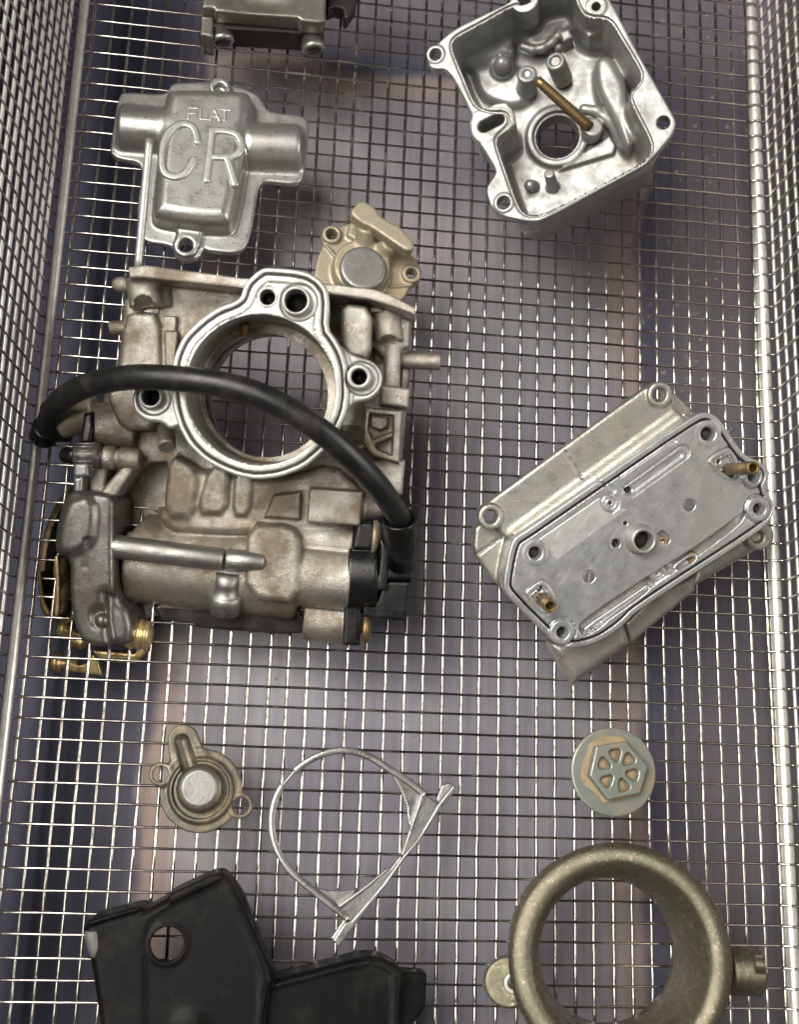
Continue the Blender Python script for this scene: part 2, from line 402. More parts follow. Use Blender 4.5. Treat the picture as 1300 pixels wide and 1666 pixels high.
def zc(ox, oy, sc, pts):                      # coordinates read in an enlarged crop -> photo coordinates
    return [(ox+x/sc, oy+y/sc) for x, y in pts]


def stad(p, q_, r, z0, z1, rd=0.4, r2=None):
    p = np.array(p); q_ = np.array(q_); r2 = r2 or r; d = (q_-p)/np.linalg.norm(q_-p); n = np.array([-d[1], d[0]])
    a1 = [p - d*r*math.cos(a) - n*r*math.sin(a) for a in np.linspace(-1.57, 1.57, 13)]
    a2 = [q_ + d*r2*math.cos(a) + n*r2*math.sin(a) for a in np.linspace(-1.57, 1.57, 13)]
    return ext(np.array(a1+a2), z0, z1, rd)
# ================================================================== the tank under the basket (setting)
def tank_material():
    m = bpy.data.materials.new('stainless_tank_floor'); m.use_nodes = True
    nt = m.node_tree; N = nt.nodes; L = nt.links; p = N['Principled BSDF']
    p.inputs['Metallic'].default_value = 0.35; p.inputs['Roughness'].default_value = 0.5
    g = N.new('ShaderNodeNewGeometry'); sep = N.new('ShaderNodeSeparateXYZ')
    nz = N.new('ShaderNodeTexNoise'); nz.inputs['Scale'].default_value = 18; nz.inputs['Detail'].default_value = 3
    L.new(g.outputs['Position'], nz.inputs['Vector'])
    va = N.new('ShaderNodeVectorMath'); va.operation = 'MULTIPLY_ADD'; va.inputs[1].default_value = (0.026,)*3
    L.new(nz.outputs['Color'], va.inputs[0]); L.new(g.outputs['Position'], va.inputs[2])
    L.new(va.outputs[0], sep.inputs[0])
    def math_(op, a, b=None):
        n = N.new('ShaderNodeMath'); n.operation = op
        for i, v in enumerate((a, b)):
            if v is None: continue
            if hasattr(v, 'is_output'): L.new(v, n.inputs[i])
            else: n.inputs[i].default_value = v
        return n.outputs[0]
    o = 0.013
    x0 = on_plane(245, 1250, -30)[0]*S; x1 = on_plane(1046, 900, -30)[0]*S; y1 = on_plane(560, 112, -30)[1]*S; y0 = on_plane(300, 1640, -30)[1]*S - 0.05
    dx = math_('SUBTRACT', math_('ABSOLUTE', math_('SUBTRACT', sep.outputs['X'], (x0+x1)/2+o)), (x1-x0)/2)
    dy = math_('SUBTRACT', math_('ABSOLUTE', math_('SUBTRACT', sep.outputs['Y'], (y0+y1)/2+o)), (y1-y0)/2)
    d = math_('MAXIMUM', dx, dy)                    # metres outside (+) or inside (-) the painted reflection's outline
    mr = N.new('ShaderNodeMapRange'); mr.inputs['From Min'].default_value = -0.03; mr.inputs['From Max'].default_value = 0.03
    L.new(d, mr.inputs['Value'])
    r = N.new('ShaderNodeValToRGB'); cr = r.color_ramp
    cols = [(0.0, (0.355, 0.35, 0.39)), (0.28, (0.355, 0.345, 0.375)), (0.41, (0.42, 0.35, 0.32)), (0.48, (0.40, 0.33, 0.30)), (0.545, (0.11, 0.115, 0.175)), (0.64, (0.125, 0.125, 0.175)), (0.78, (0.175, 0.165, 0.19)), (1.0, (0.19, 0.175, 0.20))]  # peach and blue bands imitate blurred reflections in the steel
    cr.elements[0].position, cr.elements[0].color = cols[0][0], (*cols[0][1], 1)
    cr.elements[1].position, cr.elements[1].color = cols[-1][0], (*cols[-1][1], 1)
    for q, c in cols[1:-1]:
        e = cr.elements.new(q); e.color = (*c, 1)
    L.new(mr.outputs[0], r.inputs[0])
    n2 = N.new('ShaderNodeTexNoise'); n2.inputs['Scale'].default_value = 26; n2.inputs['Detail'].default_value = 4
    L.new(g.outputs['Position'], n2.inputs['Vector'])
    mx = N.new('ShaderNodeMix'); mx.data_type = 'RGBA'; mx.blend_type = 'MULTIPLY'; mx.inputs['Factor'].default_value = 0.35
    rr = N.new('ShaderNodeValToRGB'); rr.color_ramp.elements[0].position = 0.3; rr.color_ramp.elements[1].position = 0.7
    rr.color_ramp.elements[0].color = (0.62, 0.62, 0.66, 1)
    L.new(n2.outputs[0], rr.inputs[0])
    ca = [i for i in mx.inputs if i.type == 'RGBA']
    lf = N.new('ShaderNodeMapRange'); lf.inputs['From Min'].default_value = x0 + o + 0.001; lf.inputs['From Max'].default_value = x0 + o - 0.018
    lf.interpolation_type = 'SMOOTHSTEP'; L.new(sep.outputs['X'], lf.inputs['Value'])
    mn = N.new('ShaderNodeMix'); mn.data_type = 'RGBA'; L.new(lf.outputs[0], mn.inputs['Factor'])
    na = [i for i in mn.inputs if i.type == 'RGBA']; L.new(r.outputs[0], na[0]); na[1].default_value = (0.044, 0.047, 0.088, 1)  # navy left side is part of the same painted reflection
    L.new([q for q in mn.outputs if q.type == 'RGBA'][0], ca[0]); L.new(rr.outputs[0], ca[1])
    mp = N.new('ShaderNodeMapping'); mp.inputs['Scale'].default_value = (420, 9, 1); L.new(g.outputs['Position'], mp.inputs[0])
    n3 = N.new('ShaderNodeTexNoise'); n3.inputs['Scale'].default_value = 1.0; n3.inputs['Detail'].default_value = 4; L.new(mp.outputs[0], n3.inputs['Vector'])
    r3 = N.new('ShaderNodeMapRange'); r3.inputs['From Min'].default_value = 0.3; r3.inputs['From Max'].default_value = 0.7; r3.inputs['To Min'].default_value = 0.86; r3.inputs['To Max'].default_value = 1.12
    L.new(n3.outputs[0], r3.inputs['Value'])
    n4 = N.new('ShaderNodeTexNoise'); n4.inputs['Scale'].default_value = 13; n4.inputs['Detail'].default_value = 5; n4.inputs['Roughness'].default_value = 0.62; L.new(g.outputs['Position'], n4.inputs['Vector'])
    r4 = N.new('ShaderNodeValToRGB'); r4.color_ramp.elements[0].position = 0.36; r4.color_ramp.elements[1].position = 0.66
    r4.color_ramp.elements[0].color = (0.74, 0.75, 0.82, 1); r4.color_ramp.elements[1].color = (1.18, 1.08, 1.0, 1); L.new(n4.outputs[0], r4.inputs[0])
    m4 = N.new('ShaderNodeMix'); m4.data_type = 'RGBA'; m4.blend_type = 'MULTIPLY'; m4.inputs['Factor'].default_value = 0.75
    q4 = [i for i in m4.inputs if i.type == 'RGBA']; L.new([q for q in mx.outputs if q.type == 'RGBA'][0], q4[0]); L.new(r4.outputs[0], q4[1])
    h4 = N.new('ShaderNodeHueSaturation'); L.new([q for q in m4.outputs if q.type == 'RGBA'][0], h4.inputs['Color']); L.new(r3.outputs[0], h4.inputs['Value'])
    L.new(h4.outputs[0], p.inputs['Base Color'])
    return m
XL = on_plane(95, 400, 0)[0]; XL2 = on_plane(9, 1150, 0)[0]; XR = on_plane(1236, 430, 0)[0]; XR2 = on_plane(1275, 1150, 0)[0]
YT, YB = 18*PITCH, -47*PITCH
print('basket corners', XL, XL2, XR, XR2)
x_left = (XL+XL2)/2; x_right = (XR+XR2)/2
def box_vq(lo, hi):
    x0, y0, z0 = lo; x1, y1, z1 = hi
    V = [(x0,y0,z0),(x1,y0,z0),(x1,y1,z0),(x0,y1,z0),(x0,y0,z1),(x1,y0,z1),(x1,y1,z1),(x0,y1,z1)]
    return V, [(0,3,2,1),(4,5,6,7),(0,1,5,4),(1,2,6,5),(2,3,7,6),(3,0,4,7)]
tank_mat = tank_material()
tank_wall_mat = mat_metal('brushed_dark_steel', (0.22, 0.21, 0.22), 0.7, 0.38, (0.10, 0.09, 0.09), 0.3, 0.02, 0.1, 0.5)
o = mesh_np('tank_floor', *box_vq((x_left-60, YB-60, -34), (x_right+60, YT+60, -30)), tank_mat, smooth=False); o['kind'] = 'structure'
o = mesh_np('tank_wall', *box_vq((x_left-46, YB-60, -29.9), (x_left-42, YT+60, 100)), tank_wall_mat, smooth=False); o['kind'] = 'structure'
o = mesh_np('tank_wall', *box_vq((x_right+26, YB-60, -29.9), (x_right+30, YT+60, 100)), tank_wall_mat, smooth=False); o['kind'] = 'structure'

# ================================================================== wire basket
basket = thing('wire_basket', Frame((0, 0, 0), (0, 0, 1)), 'stainless steel wire mesh basket that holds all the loose carburettor parts', 'basket')
def sag(j): return float(np.interp(j, [-16, -7, 0, 8, 15, 25, 34, 45], [2.2, 1.0, 0.2, -1.2, -1.6, -0.8, -0.2, 0]))
R_W = 0.40
def wob(a, b): return 0.03*math.sin(1.7*a+2.3*b) + 0.03*math.sin(3.1*b-0.9*a+1)
HW = 111.5                                              # wall height
lean_l, lean_r = math.tan(math.radians(6)), math.tan(math.radians(0.5))
ROD_L, ROD_R = 1.5, 1.95
j_list = list(range(-17, 47))
for j in j_list:
    y = -PITCH*j + random.gauss(0, 0.15); zs = sag(j)
    P = []
    hs = np.arange(HW, 2.6, -PITCH/2)
    for h in hs: P.append((x_left-ROD_L-1.0-lean_l*h + 0.10*math.cos(math.pi*2*h/PITCH), y, h))
    P += [(x_left-ROD_L-0.95, y, 1.0), (x_left-ROD_L*0.7, y, -1.35), (x_left+0.4, y, -1.6+zs*.6), (x_left+2.2, y, 0.3+zs)]
    for i2 in range(-44, 35):
        x = i2*PITCH/2
        if x < x_left+4 or x > x_right-3.6: continue
        P.append((x, y+wob(i2/2, j), R_W*0.95 + zs + 0.04*math.cos(math.pi*i2)))
    P += [(x_right-3.2, y, 0.5+zs), (x_right-1.7, y, 1.35+zs*.8), (x_right-.6, y, 2.05+zs*.6), (x_right+0.6, y, 2.2+zs*.4), (x_right+1.8, y, 2.0+zs*.2), (x_right+2.5, y, 3.0)]
    for h in hs[::-1]: P.append((x_right+2.5+lean_r*h + 0.10*math.cos(math.pi*2*h/PITCH), y, h+0.6))
    tube('cross_wire', P, R_W*random.uniform(.85, .95), 'wire', basket, 8, False)
ys = np.arange(YT, YB, -PITCH/4)
for i in range(-22, 18):
    x = i*PITCH + random.gauss(0, 0.16)
    if x < x_left+1.2 or x > x_right-1.6: continue
    P = [(x+wob(i, -yy/PITCH), yy, -R_W*0.95 + sag(-yy/PITCH) - 0.05*math.cos(2*math.pi*yy/PITCH)) for yy in ys]
    tube('long_wire', P, R_W*random.uniform(1.2, 1.32), 'wire', basket, 10, False)
for k in range(0, 20):
    h = k*PITCH + 2.2
    for xx in (x_left-ROD_L-1.0-lean_l*h-0.72, x_right+2.5+lean_r*h+0.8):
        tube('wall_wire', [(xx + 0.08*math.sin(yy*.11+k), yy, h+random.gauss(0, .04) - 0.0) for yy in np.arange(YT, YB, -PITCH/2)], R_W*1.5, 'rodwire', basket, 8, False)
for xx, rr in ((x_left, ROD_L), (x_right, ROD_R)):
    P = [(xx, yy, (0.2 if rr < 1.5 else 0.0) + sag(-yy/PITCH)*0.4) for yy in np.arange(YT, YB, -PITCH/4)]
    rad = [rr*(1 - 0.02*math.cos(2*math.pi*yy/PITCH)) for yy in np.arange(YT, YB, -PITCH/4)]
    tube('corner_rod', P, rad, 'rodwire', basket, 20, False)

# ================================================================== cover with raised lettering
fr = flat(330, 300, 1.0)
t = thing('valve_cover', fr, 'silver cast cover with raised letters FLAT CR lying at upper left of the basket', 'carburettor cover')
def pl(pts, w, f=None): return np.array([(f or fr).L(x, y, w) for x, y in pts])
z1 = lambda pts: zc(0, 0, 2.0, pts)
outline = z1([(400,297),(530,306),(548,290),(560,268),(690,266),(710,262),(740,272),(790,284),(838,305),(858,335),(876,364),(972,372),(1003,388),(1006,440),(988,575),(966,600),(852,588),(838,620),(820,740),(802,800),(768,824),(680,816),(662,806),(648,838),(600,852),(570,836),(560,797),(472,786),(446,752),(446,660),(466,530),(380,516),(356,495),(362,440),(376,350),(386,312)])
v = Vol(0.34)
v.add(ext(pl(outline, 2.4), 0, 2.4, 0.5, sm=2))
dome = z1([(548,296),(795,302),(824,322),(830,362),(800,560),(768,725),(746,752),(640,748),(508,728),(490,705),(504,560),(532,320)])
v.add(ext(pl(dome, 6), 0, 10.5, 3.6, draft=0.10, sm=2), 1.2)
def barrel(x0, y0, x1, y1, r, w, k=2.0): v.add(rod(fr.L3(*z1([(x0, y0)])[0], w), fr.L3(*z1([(x1, y1)])[0], w), r, 1.5), k)
barrel(388, 418, 560, 432, 7.0, 2.6); barrel(800, 480, 978, 486, 7.3, 2.6)
boss = z1([(604, 798)])[0]
v.add(cyl(fr.L(*boss, 4), 3.6, 0, 4.2, 0.5), 0.8); v.add(ext(pl(z1([(575,740),(662,745),(650,800),(570,795)]), 4), 0, 4.4, 1.0), 0.8)
v.sub(cyl(fr.L(*boss, 4), 2.1, -1, 6, 0.2))
b2 = z1([(715, 288)])[0]
v.add(cyl(fr.L(*b2, 4), 3.2, 0, 5.5, 0.5), 0.8); v.sub(cyl(fr.L(*b2, 5), 1.7, 3, 7, 0.2))
v.sub((lambda f: f)(cyl((-900, -900), .1, 0, 1)))
v.build('cover_shell', 'cover', t)
def letter(strokes, r, w, up):
    v = Vol(0.17 if r > 0.6 else 0.13); lo = np.full(3, 1e9); hi = -lo
    for st in strokes:
        P = [np.array([*fr.L(x, y, w), w+up-r*0.75]) for x, y in z1(st)]
        for a_, b_ in zip(P, P[1:]):
            v.add(cap(a_, b_, r)); lo = np.minimum(lo, np.minimum(a_, b_)); hi = np.maximum(hi, np.maximum(a_, b_))
    v.sub(ext([(lo[0]-3, lo[1]-3), (hi[0]+3, lo[1]-3), (hi[0]+3, hi[1]+3), (lo[0]-3, hi[1]+3)], w+up, w+9, 0.05), 0.25)
    v.build('letter', 'letters', t)
TOP = 10.5
C = [(640,462),(638,440),(626,415),(602,405),(576,410),(550,430),(533,465),(527,510),(528,545),(541,568),(570,577),(600,566),(620,540),(629,520)]
letter([[tuple(q_) for q_ in spline(C, 40)]], 1.22, TOP, 0.85)
letter([[(690,425),(682,505),(671,586)], [(690,426),(715,426)] + [tuple(q_) for q_ in spline([(738,428),(768,438),(785,468),(775,500),(748,513)], 16)] + [(686,512)], [(738,514),(764,598)]], 1.22, TOP, 0.85)
letter([[(612,388),(613,352),(641,353)], [(612,370),(634,371)]], 0.44, TOP, 0.4)
letter([[(652,355),(651,388),(675,390)]], 0.44, TOP, 0.4)
letter([[(682,391),(696,355),(713,392)], [(688,379),(707,381)]], 0.44, TOP, 0.4)
letter([[(715,357),(748,360)], [(732,358),(730,393)]], 0.44, TOP, 0.4)

# ================================================================== float bowl
fr = tilted(910, 226, 9.0, 906, 176, 26.0)
t = thing('float_bowl', fr, 'open silver float bowl with a thin brown tube inside', 'float bowl')
zb = lambda pts: zc(680, 0, 2.9545, pts)
H = 26.0
rim = [(42,282),(52,248),(86,216),(140,165),(200,125),(330,62),(460,0),(500,-60),(620,-110),(800,-110),(890,-60),(925,0),(965,70),(1080,290),(1230,550),(1246,590),(1226,650),(1130,762),(1040,822),(610,1058),(540,1068),(400,1038),(352,1000),(324,906),(370,842),(376,815),(300,690),(258,655),(250,615),(272,570),(150,332),(60,332)]
cav = [(176,215),(200,188),(330,120),(455,48),(520,42),(570,15),(595,-40),(700,-66),(738,-30),(745,20),(780,85),(840,106),(910,108),(965,200),(1055,350),(1052,385),(1005,430),(1000,490),(1105,690),(1098,735),(1060,772),(600,1012),(535,1015),(500,985),(402,705),(396,668),(430,640),(466,600),(462,545),(425,510),(350,512),(290,490),(240,370)]
rp = pl(zb(rim), H); cp = pl(zb(cav), H)
v = Vol(0.31)
v.add(ext(rp, H-4.2, H, 0.45, sm=2))
v.add(ext(cp, 0.5, H-2, 2.0, sm=2, grow=2.3, draft=-0.04), 1.2)
v.add(cyl(fr.L(*zb([(675, 660)])[0], 3), 10.5, -3, 6, 0.8), 1.5)
v.sub(ext(cp, 3.6, H+3, 2.2, sm=2, draft=-0.05), 0.0)
# inner features
def at(x, y, w): return fr.L3(*zb([(x, y)])[0], w)
hole = zb([(672, 655)])[0]
v.add(cyl(fr.L(*hole, 5), 9.6, 2, 6.0, 0.8), 1.5)
ramp = pl(zb([(850,285),(925,262),(1010,420),(1000,560),(1040,700),(1000,720),(930,560),(860,430)]), 12)
v.add(ext(ramp, 3, 13.5, 2.5, sm=2), 3.0)
cres = [(800,525),(860,535),(920,580),(960,640),(985,700)]
for (a, b) in zip(cres, cres[1:]): v.add(cap(at(*a, 9), at(*b, 9), 1.6), 1.2)
arc = [(505,222),(550,238),(600,232),(645,205),(685,155)]
for (a, b) in zip(arc, arc[1:]): v.add(cap(at(*a, 9), at(*b, 9), 1.3), 1.0)
v.add(ext(pl(zb([(680,160),(728,140),(748,185),(700,208)]), 10), 3, 11, 0.8), 1.0)
v.add(ext(pl(zb([(480,-20),(760,-20),(800,120),(720,150),(700,215),(560,250),(480,200)]), 6), 3, 7.5, 2.5, sm=1), 2.0)
v.add(ext(pl(zb([(255,300),(380,270),(480,320),(560,460),(470,520),(300,470)]), 6), 3, 6.5, 2.0, sm=2), 2.5)
v.add(ext(pl(zb([(200,215),(420,110),(480,260),(360,300),(240,330)]), 8), 3, 9, 3.0, sm=2), 3.0)
v.add(cyl(fr.L(*zb([(408, 330)])[0], 7), 3.7, 3, 8.0, 0.8), 1.0); v.add(ell(at(408, 318, 9.0), 2.9, 2.9, 4.6), 0.3)
v.add(cap(at(395, 285, 10), at(395, 265, 12), 0.9), 0.4)
v.add(rod(at(700, 385, 5), at(660, 290, 15.0), 3.0, 0.6), 1.0); v.add(ell(at(680, 235, 12), 1.3, 1.3, 2.2))
v.sub(rod(at(662, 295, 13.6), at(656, 282, 17), 1.6, 0.2))
v.add(rod(at(528, 440, 5), at(526, 352, 14.5), 3.0, 0.6), 1.0); v.sub(rod(at(526, 355, 13.6), at(524, 343, 16), 1.2, 0.2))
v.add(rod(at(650, 905, 4), at(632, 832, 12.5), 1.9, 0.5, r2=1.6), 1.2)
v.add(cap(at(555, 895, 5.0), at(540, 892, 6.5), 1.9), 0.8)
v.add(rod(at(835, 650, 5), at(845, 610, 11.0), 3.0, 0.7), 1.0)
v.add(ext(pl(zb([(605,560),(655,545),(670,590),(625,618)]), 8), 5, 8.5, 0.5), 0.4)
v.add(ext(pl(zb([(790,140),(890,150),(820,182)]), 17), 8, 17.5, 0.5), 1.0)
v.add(ext(pl(zb([(680,818),(925,650),(955,700),(940,740)]), 5), 2.5, 5.6, 0.5), 0.8)
v.sub(cyl(fr.L(*hole, 5), 6.6, -8, 12, 0.2)); v.sub(cyl(fr.L(*hole, 5), 7.6, 4.6, 8, 0.2))
# rim features
slot = zb([(300, 615), (405, 562)])
a_, b_ = fr.L(*slot[0], H), fr.L(*slot[1], H)
dd = (b_-a_)/np.linalg.norm(b_-a_); nn = np.array([-dd[1], dd[0]])*1.9
v.add(ext([a_-dd*2.5-nn*2.6, b_+dd*2.5-nn*2.4, b_+dd*4-nn*0, b_+dd*2.5+nn*2.4, a_-dd*2.5+nn*2.6], 6, H, 0.5, sm=1), 0.8)
v.sub(stad(fr.L(*zb([(318, 608)])[0], H), fr.L(*zb([(388, 572)])[0], H), 1.75, H-16, H+3, 0.1))
for (x, y, r) in ((85, 262, 1.75), (413, 975, 1.9), (1182, 588, 1.9), (858, 32, 1.2), (512, -8, 1.8)):
    c = fr.L(*zb([(x, y)])[0], H)
    if r == 1.2: v.add(cyl(c, 3.0, H-12, H+0.25, 0.3), 0.4)
    if x == 512: v.add(cyl(c, 4.2, H-12, H, 0.3), 0.4)
    if x == 413 or x == 85: v.add(cyl(c, r+1.0, H-3, H+0.35, 0.25))
    v.sub(cyl(c, r, H-9, H+3, 0.1))
v.sub(ring_line(cp, 1.6, 0.34, H-0.9, H+1, sm=2))
v.build('bowl_casting', 'bowl', t)
P = np.linspace(at(572, 384, 17.5), at(826, 612, 11.0), 12)
tube('drain_tube', P, np.linspace(1.45, 1.75, 12), 'brass', t, 16)
tube('tube_opening_shade', np.linspace(at(571, 381, 18.0), at(573, 385, 17.2), 3), 0.85, 'hole', t, 12)

# ================================================================== accelerator pump cover (behind the carburettor body)
fr = flat(590, 420, 1.2)
t = thing('pump_cover', fr, 'tan cast cover with round grey cap, behind the carburettor body', 'pump cover')
zp = lambda pts: zc(440, 320, 4.333, pts)
v = Vol(0.33)
v.add(ext(pl(zp([(305,560),(330,420),(372,345),(358,280),(378,222),(430,198),(490,210),(540,190),(600,180),(700,210),(850,330),(990,400),(1035,450),(1062,500),(1070,550),(1045,592),(990,622),(940,720),(800,800),(420,800),(320,700)]), 3.5), 0, 3.5, 0.6, sm=2))
c0 = fr.L(*zp([(640, 510)])[0], 6)
v.add(cyl(c0, 8.6, 0, 8.5, 1.0), 1.2)
for x, y in ((432, 265), (995, 542)):
    c = fr.L(*zp([(x, y)])[0], 4.5)
    v.add(cyl(c, 2.9, 0, 4.8, 0.4), 0.8)
v.add(rod(fr.L3(*zp([(655, 390)])[0], 5), fr.L3(*zp([(680, 215)])[0], 11), 3.0, 0.8), 1.2)
v.add(rod(fr.L3(*zp([(770, 420)])[0], 5), fr.L3(*zp([(850, 330)])[0], 10), 3.0, 0.8), 1.2)
v.add(ext(pl(zp([(560,190),(640,190),(620,330),(540,280)]), 4), 2, 5.0, 0.8), 1.0)
v.add(ext(pl(zp([(455,430),(380,340),(392,332),(468,420)]), 4.2), 2, 4.3, 0.2), 0.5)
v.add(ext(pl(zp([(840,625),(1000,615),(1000,628),(840,640)]), 4.2), 2, 4.3, 0.2), 0.5)
for x, y in ((432, 265), (995, 542)): v.sub(cyl(fr.L(*zp([(x, y)])[0], 4.5), 1.75, -2, 8, 0.1))
v.build('cover_casting', 'tan', t)
v = Vol(0.33)
bar = zp([(640,12),(750,82),(768,128),(870,190),(905,195),(1008,310),(1018,350),(985,382),(940,370),(700,205),(650,190),(552,112)])
v.add(ext(pl(bar, 15), 10.0, 15.0, 0.7, sm=1)).build('lever_bar', 'tan', t)
v = Vol(0.33); cc = fr.L(*zp([(655, 500)])[0], 11)
v.add(cyl(cc, 7.0, 3, 11.2, 1.0)).build('round_cap', 'capm', t)

# ================================================================== small diaphragm cover
fr = flat(325, 1285, 1.2)
t = thing('diaphragm_cover', fr, 'small olive grey cover with domed centre, one arm and two eared holes', 'diaphragm cover')
zd = lambda pts: zc(220, 1160, 5.652, pts)
P_ = lambda x, y, w: fr.L(*zd([(x, y)])[0], w)
v = Vol(0.24)
q = lambda x, y, w: fr.L3(*zd([(x, y)])[0], w)
v.add(cyl(P_(604, 715, 2.2), 11.0, 0, 2.2, 0.4))
v.add(stad(P_(440, 250, 2.2), P_(520, 560, 2.2), 4.2, 0, 2.2, r2=5.5), 1.5)
for x, y, r, h in ((228, 562, 3.1, 2.05), (968, 855, 3.4, 2.25)):
    v.add(cyl(P_(x, y, 2.4), r, 0, 2.4, 0.4), 1.2)
v.add(cyl(P_(602, 712, 3.6), 8.7, 0, 3.6, 0.8), 0.6)
v.sub((lambda c: cyl(c, 7.6, 2.8, 6, 0.4))(P_(602, 706, 3.4)))
v.add(cyl(P_(592, 694, 6.4), 6.2, 1, 7.0, 1.7), 0.5)
v.sub(cap(q(425, 262, 2.9), q(495, 490, 2.9), 2.15, 2.15), 0.3)
for x, y, r, h in ((228, 562, 3.1, 2.05), (968, 855, 3.4, 2.25)): v.sub(cyl(P_(x, y, 2.4), h, -1, 4, 0.1))
v.build('cover_casting', 'diaph', t)
v = Vol(0.24); v.add(cyl(P_(588, 690, 7.0), 4.9, 5.5, 7.25, 0.5)).build('dome_top', 'capm', t)

# ================================================================== drain plug
fr = flat(997, 1256, 1.0)
t = thing('drain_plug', fr, 'round grey green flanged plug with a hexagon head and six triangular pockets, at lower right', 'drain plug')
zg = lambda pts: zc(900, 1160, 6.5, pts)
P_ = lambda x, y, w: fr.L(*zg([(x, y)])[0], w)
v = Vol(0.24)
v.add(cyl(P_(645, 622, 1.6), 12.4, 0, 1.6, 0.5))
hexa = np.array([P_(x, y, 5.2) for x, y in ((460,352),(772,297),(1010,562),(925,850),(590,920),(390,665))])
v.add(ext(hexa, 0, 5.2, 0.35), 0.5)
ctr = hexa.mean(0)
for x, y in ((665,450),(805,492),(850,652),(742,752),(592,700),(562,548)):
    c = P_(x, y, 5.2); r = (c-ctr); rl = np.linalg.norm(r); r /= rl; n = np.array([-r[1], r[0]])
    tri = np.array([ctr+r*1.7, ctr+r*5.7+n*2.0, ctr+r*5.7-n*2.0])
    v.sub(ext(chaikin(tri, 3), 3.2, 8, 0.1, grow=0.25), 0.2)
v.build('plug_body', 'plug', t)
for x, y in ((665,450),(805,492),(850,652),(742,752),(592,700),(562,548)):
    c = P_(x, y, 5.2); r = (c-ctr); r /= np.linalg.norm(r); n = np.array([-r[1], r[0]])
    tri = chaikin(np.array([ctr+r*1.5, ctr+r*5.9+n*2.2, ctr+r*5.9-n*2.2]), 2); k = len(tri)
    V = [(*p, 3.35) for p in tri]+[(*p, 3.0) for p in tri]+[(*tri.mean(0), 3.4)]
    mesh_np('pocket_dirt', V, [(i, k+i, k+(i+1) % k, (i+1) % k) for i in range(k)], 'dirt', t, tri=[(i, (i+1) % k, 2*k) for i in range(k)])
v = Vol(0.24); v.add(ext(hexa, 1.3, 1.95, 0.3, grow=0.9), 0.3).add(ell((*(ctr+np.array((-7.5, -1))), 1.5), 2.4, 4.2, 0.35), 1.0).add(ell((*(ctr+np.array((-1, 7.6))), 1.5), 4.5, 2.0, 0.35), 1.0).build('flange_dirt', 'dirt', t)

# ================================================================== bell mouth
fr = tilted(982, 1543, 1.2, 1013, 1563, 25.0)
t = thing('bell_mouth', fr, 'olive grey sparkly intake bell mouth with flared round lip at bottom right', 'intake bell mouth')
lip = fr.rpx(1013, 1563, 25, 184)
ri = 18.7
prof = [(0, ri)] + [(4+21*q_, ri + (lip-4.2-ri)*(1-math.sqrt(max(0, 1-q_*q_)))) for q_ in (0, .2, .4, .55, .68, .78, .86, .92, .96, .985, 1.0)]
prof += [(25.1, lip-2.8), (24.6, lip-1.4), (23.8, lip-.5), (22.8, lip), (21.9, lip-.2), (21.3, lip-1.2), (20.2, lip-4), (17.5, ri+5.5), (14, ri+4.0), (8, ri+3.2), (5.2, ri+3.4), (4.9, ri+7.0), (4.2, ri+7.6), (0.6, ri+7.6), (0, ri+7.0)]
lathe('flared_tube', (0, 0, 0), (0, 0, 25), prof, 'olive', t, 96, True)
zm = lambda pts: zc(780, 1350, 2.5, pts)
P_ = lambda x, y, w: fr.L(*zm([(x, y)])[0], w)
v = Vol(0.33)
c1 = P_(122, 622, 5)
v.add(cyl(c1, 6.6, 0.6, 5.0, 0.7)).add(ext([P_(95,555,5), P_(215,540,5), P_(205,700,5), P_(110,695,5)], 0.6, 4.8, 0.6), 0.8)
v.sub(cyl(c1 + np.array((1.2, 0)), 2.6, -1, 8, 0.1)); v.build('mounting_ear', 'olive', t)
lathe('bush', (*(c1 + np.array((1.2, 0))), 0.5), (*(c1 + np.array((1.2, 0))), 5), [(0, 1.7), (5.3, 1.7), (5.5, 2.0), (5.5, 2.4), (5.2, 2.7), (0, 2.7)], 'white', t, 28, True)
v = Vol(0.33)
qm = lambda x, y, w: np.array([*P_(x, y, w), w])
v.add(rod(qm(1010, 572, 8.5), qm(1150, 578, 8.5), 6.2, 1.2)); v.sub(rod(qm(1128, 545, 14.5), qm(1180, 548, 14.5), 2.2, 0.3), 0.5)
v.build('side_lug', 'olive', t)

# ================================================================== thin ring with flat bar
fr = flat(590, 1380, 1.2)
t = thing('retaining_ring', fr, 'thin bright metal ring with a flat gusseted bar across one side, lying at lower centre', 'retaining ring')
zr = lambda pts: zc(430, 1190, 3.824, pts)
P_ = lambda x, y, w: fr.L(*zr([(x, y)])[0], w)
def band(name, pts, w0, w1, th, mat='steel_ring'):
    c = spline([P_(x, y, w1) for x, y in pts], 10*len(pts)); d = np.gradient(c, axis=0); d /= np.linalg.norm(d, axis=1)[:, None]; n = np.stack([-d[:, 1], d[:, 0]], 1)*th/2
    k = len(c); e = 0.22
    rows = [np.c_[c-n, np.full(k, w0)], np.c_[c-n, np.full(k, w1-e)], np.c_[c-n*.6, np.full(k, w1)], np.c_[c+n*.6, np.full(k, w1)], np.c_[c+n, np.full(k, w1-e)], np.c_[c+n, np.full(k, w0)]]
    V = np.stack(rows, 1).reshape(-1, 3); i = np.arange(k-1)[:, None]*6; j = np.arange(6)[None]; j2 = (j+1) % 6
    Q = np.stack([i+j, i+j2, i+6+j2, i+6+j], -1).reshape(-1, 4)
    Q = np.vstack([Q, [[0, 1, 4, 5], [1, 2, 3, 4], [(k-1)*6+5, (k-1)*6+4, (k-1)*6+1, (k-1)*6], [(k-1)*6+4, (k-1)*6+3, (k-1)*6+2, (k-1)*6+1]]])
    return mesh_np(name, V, Q, mat, t)
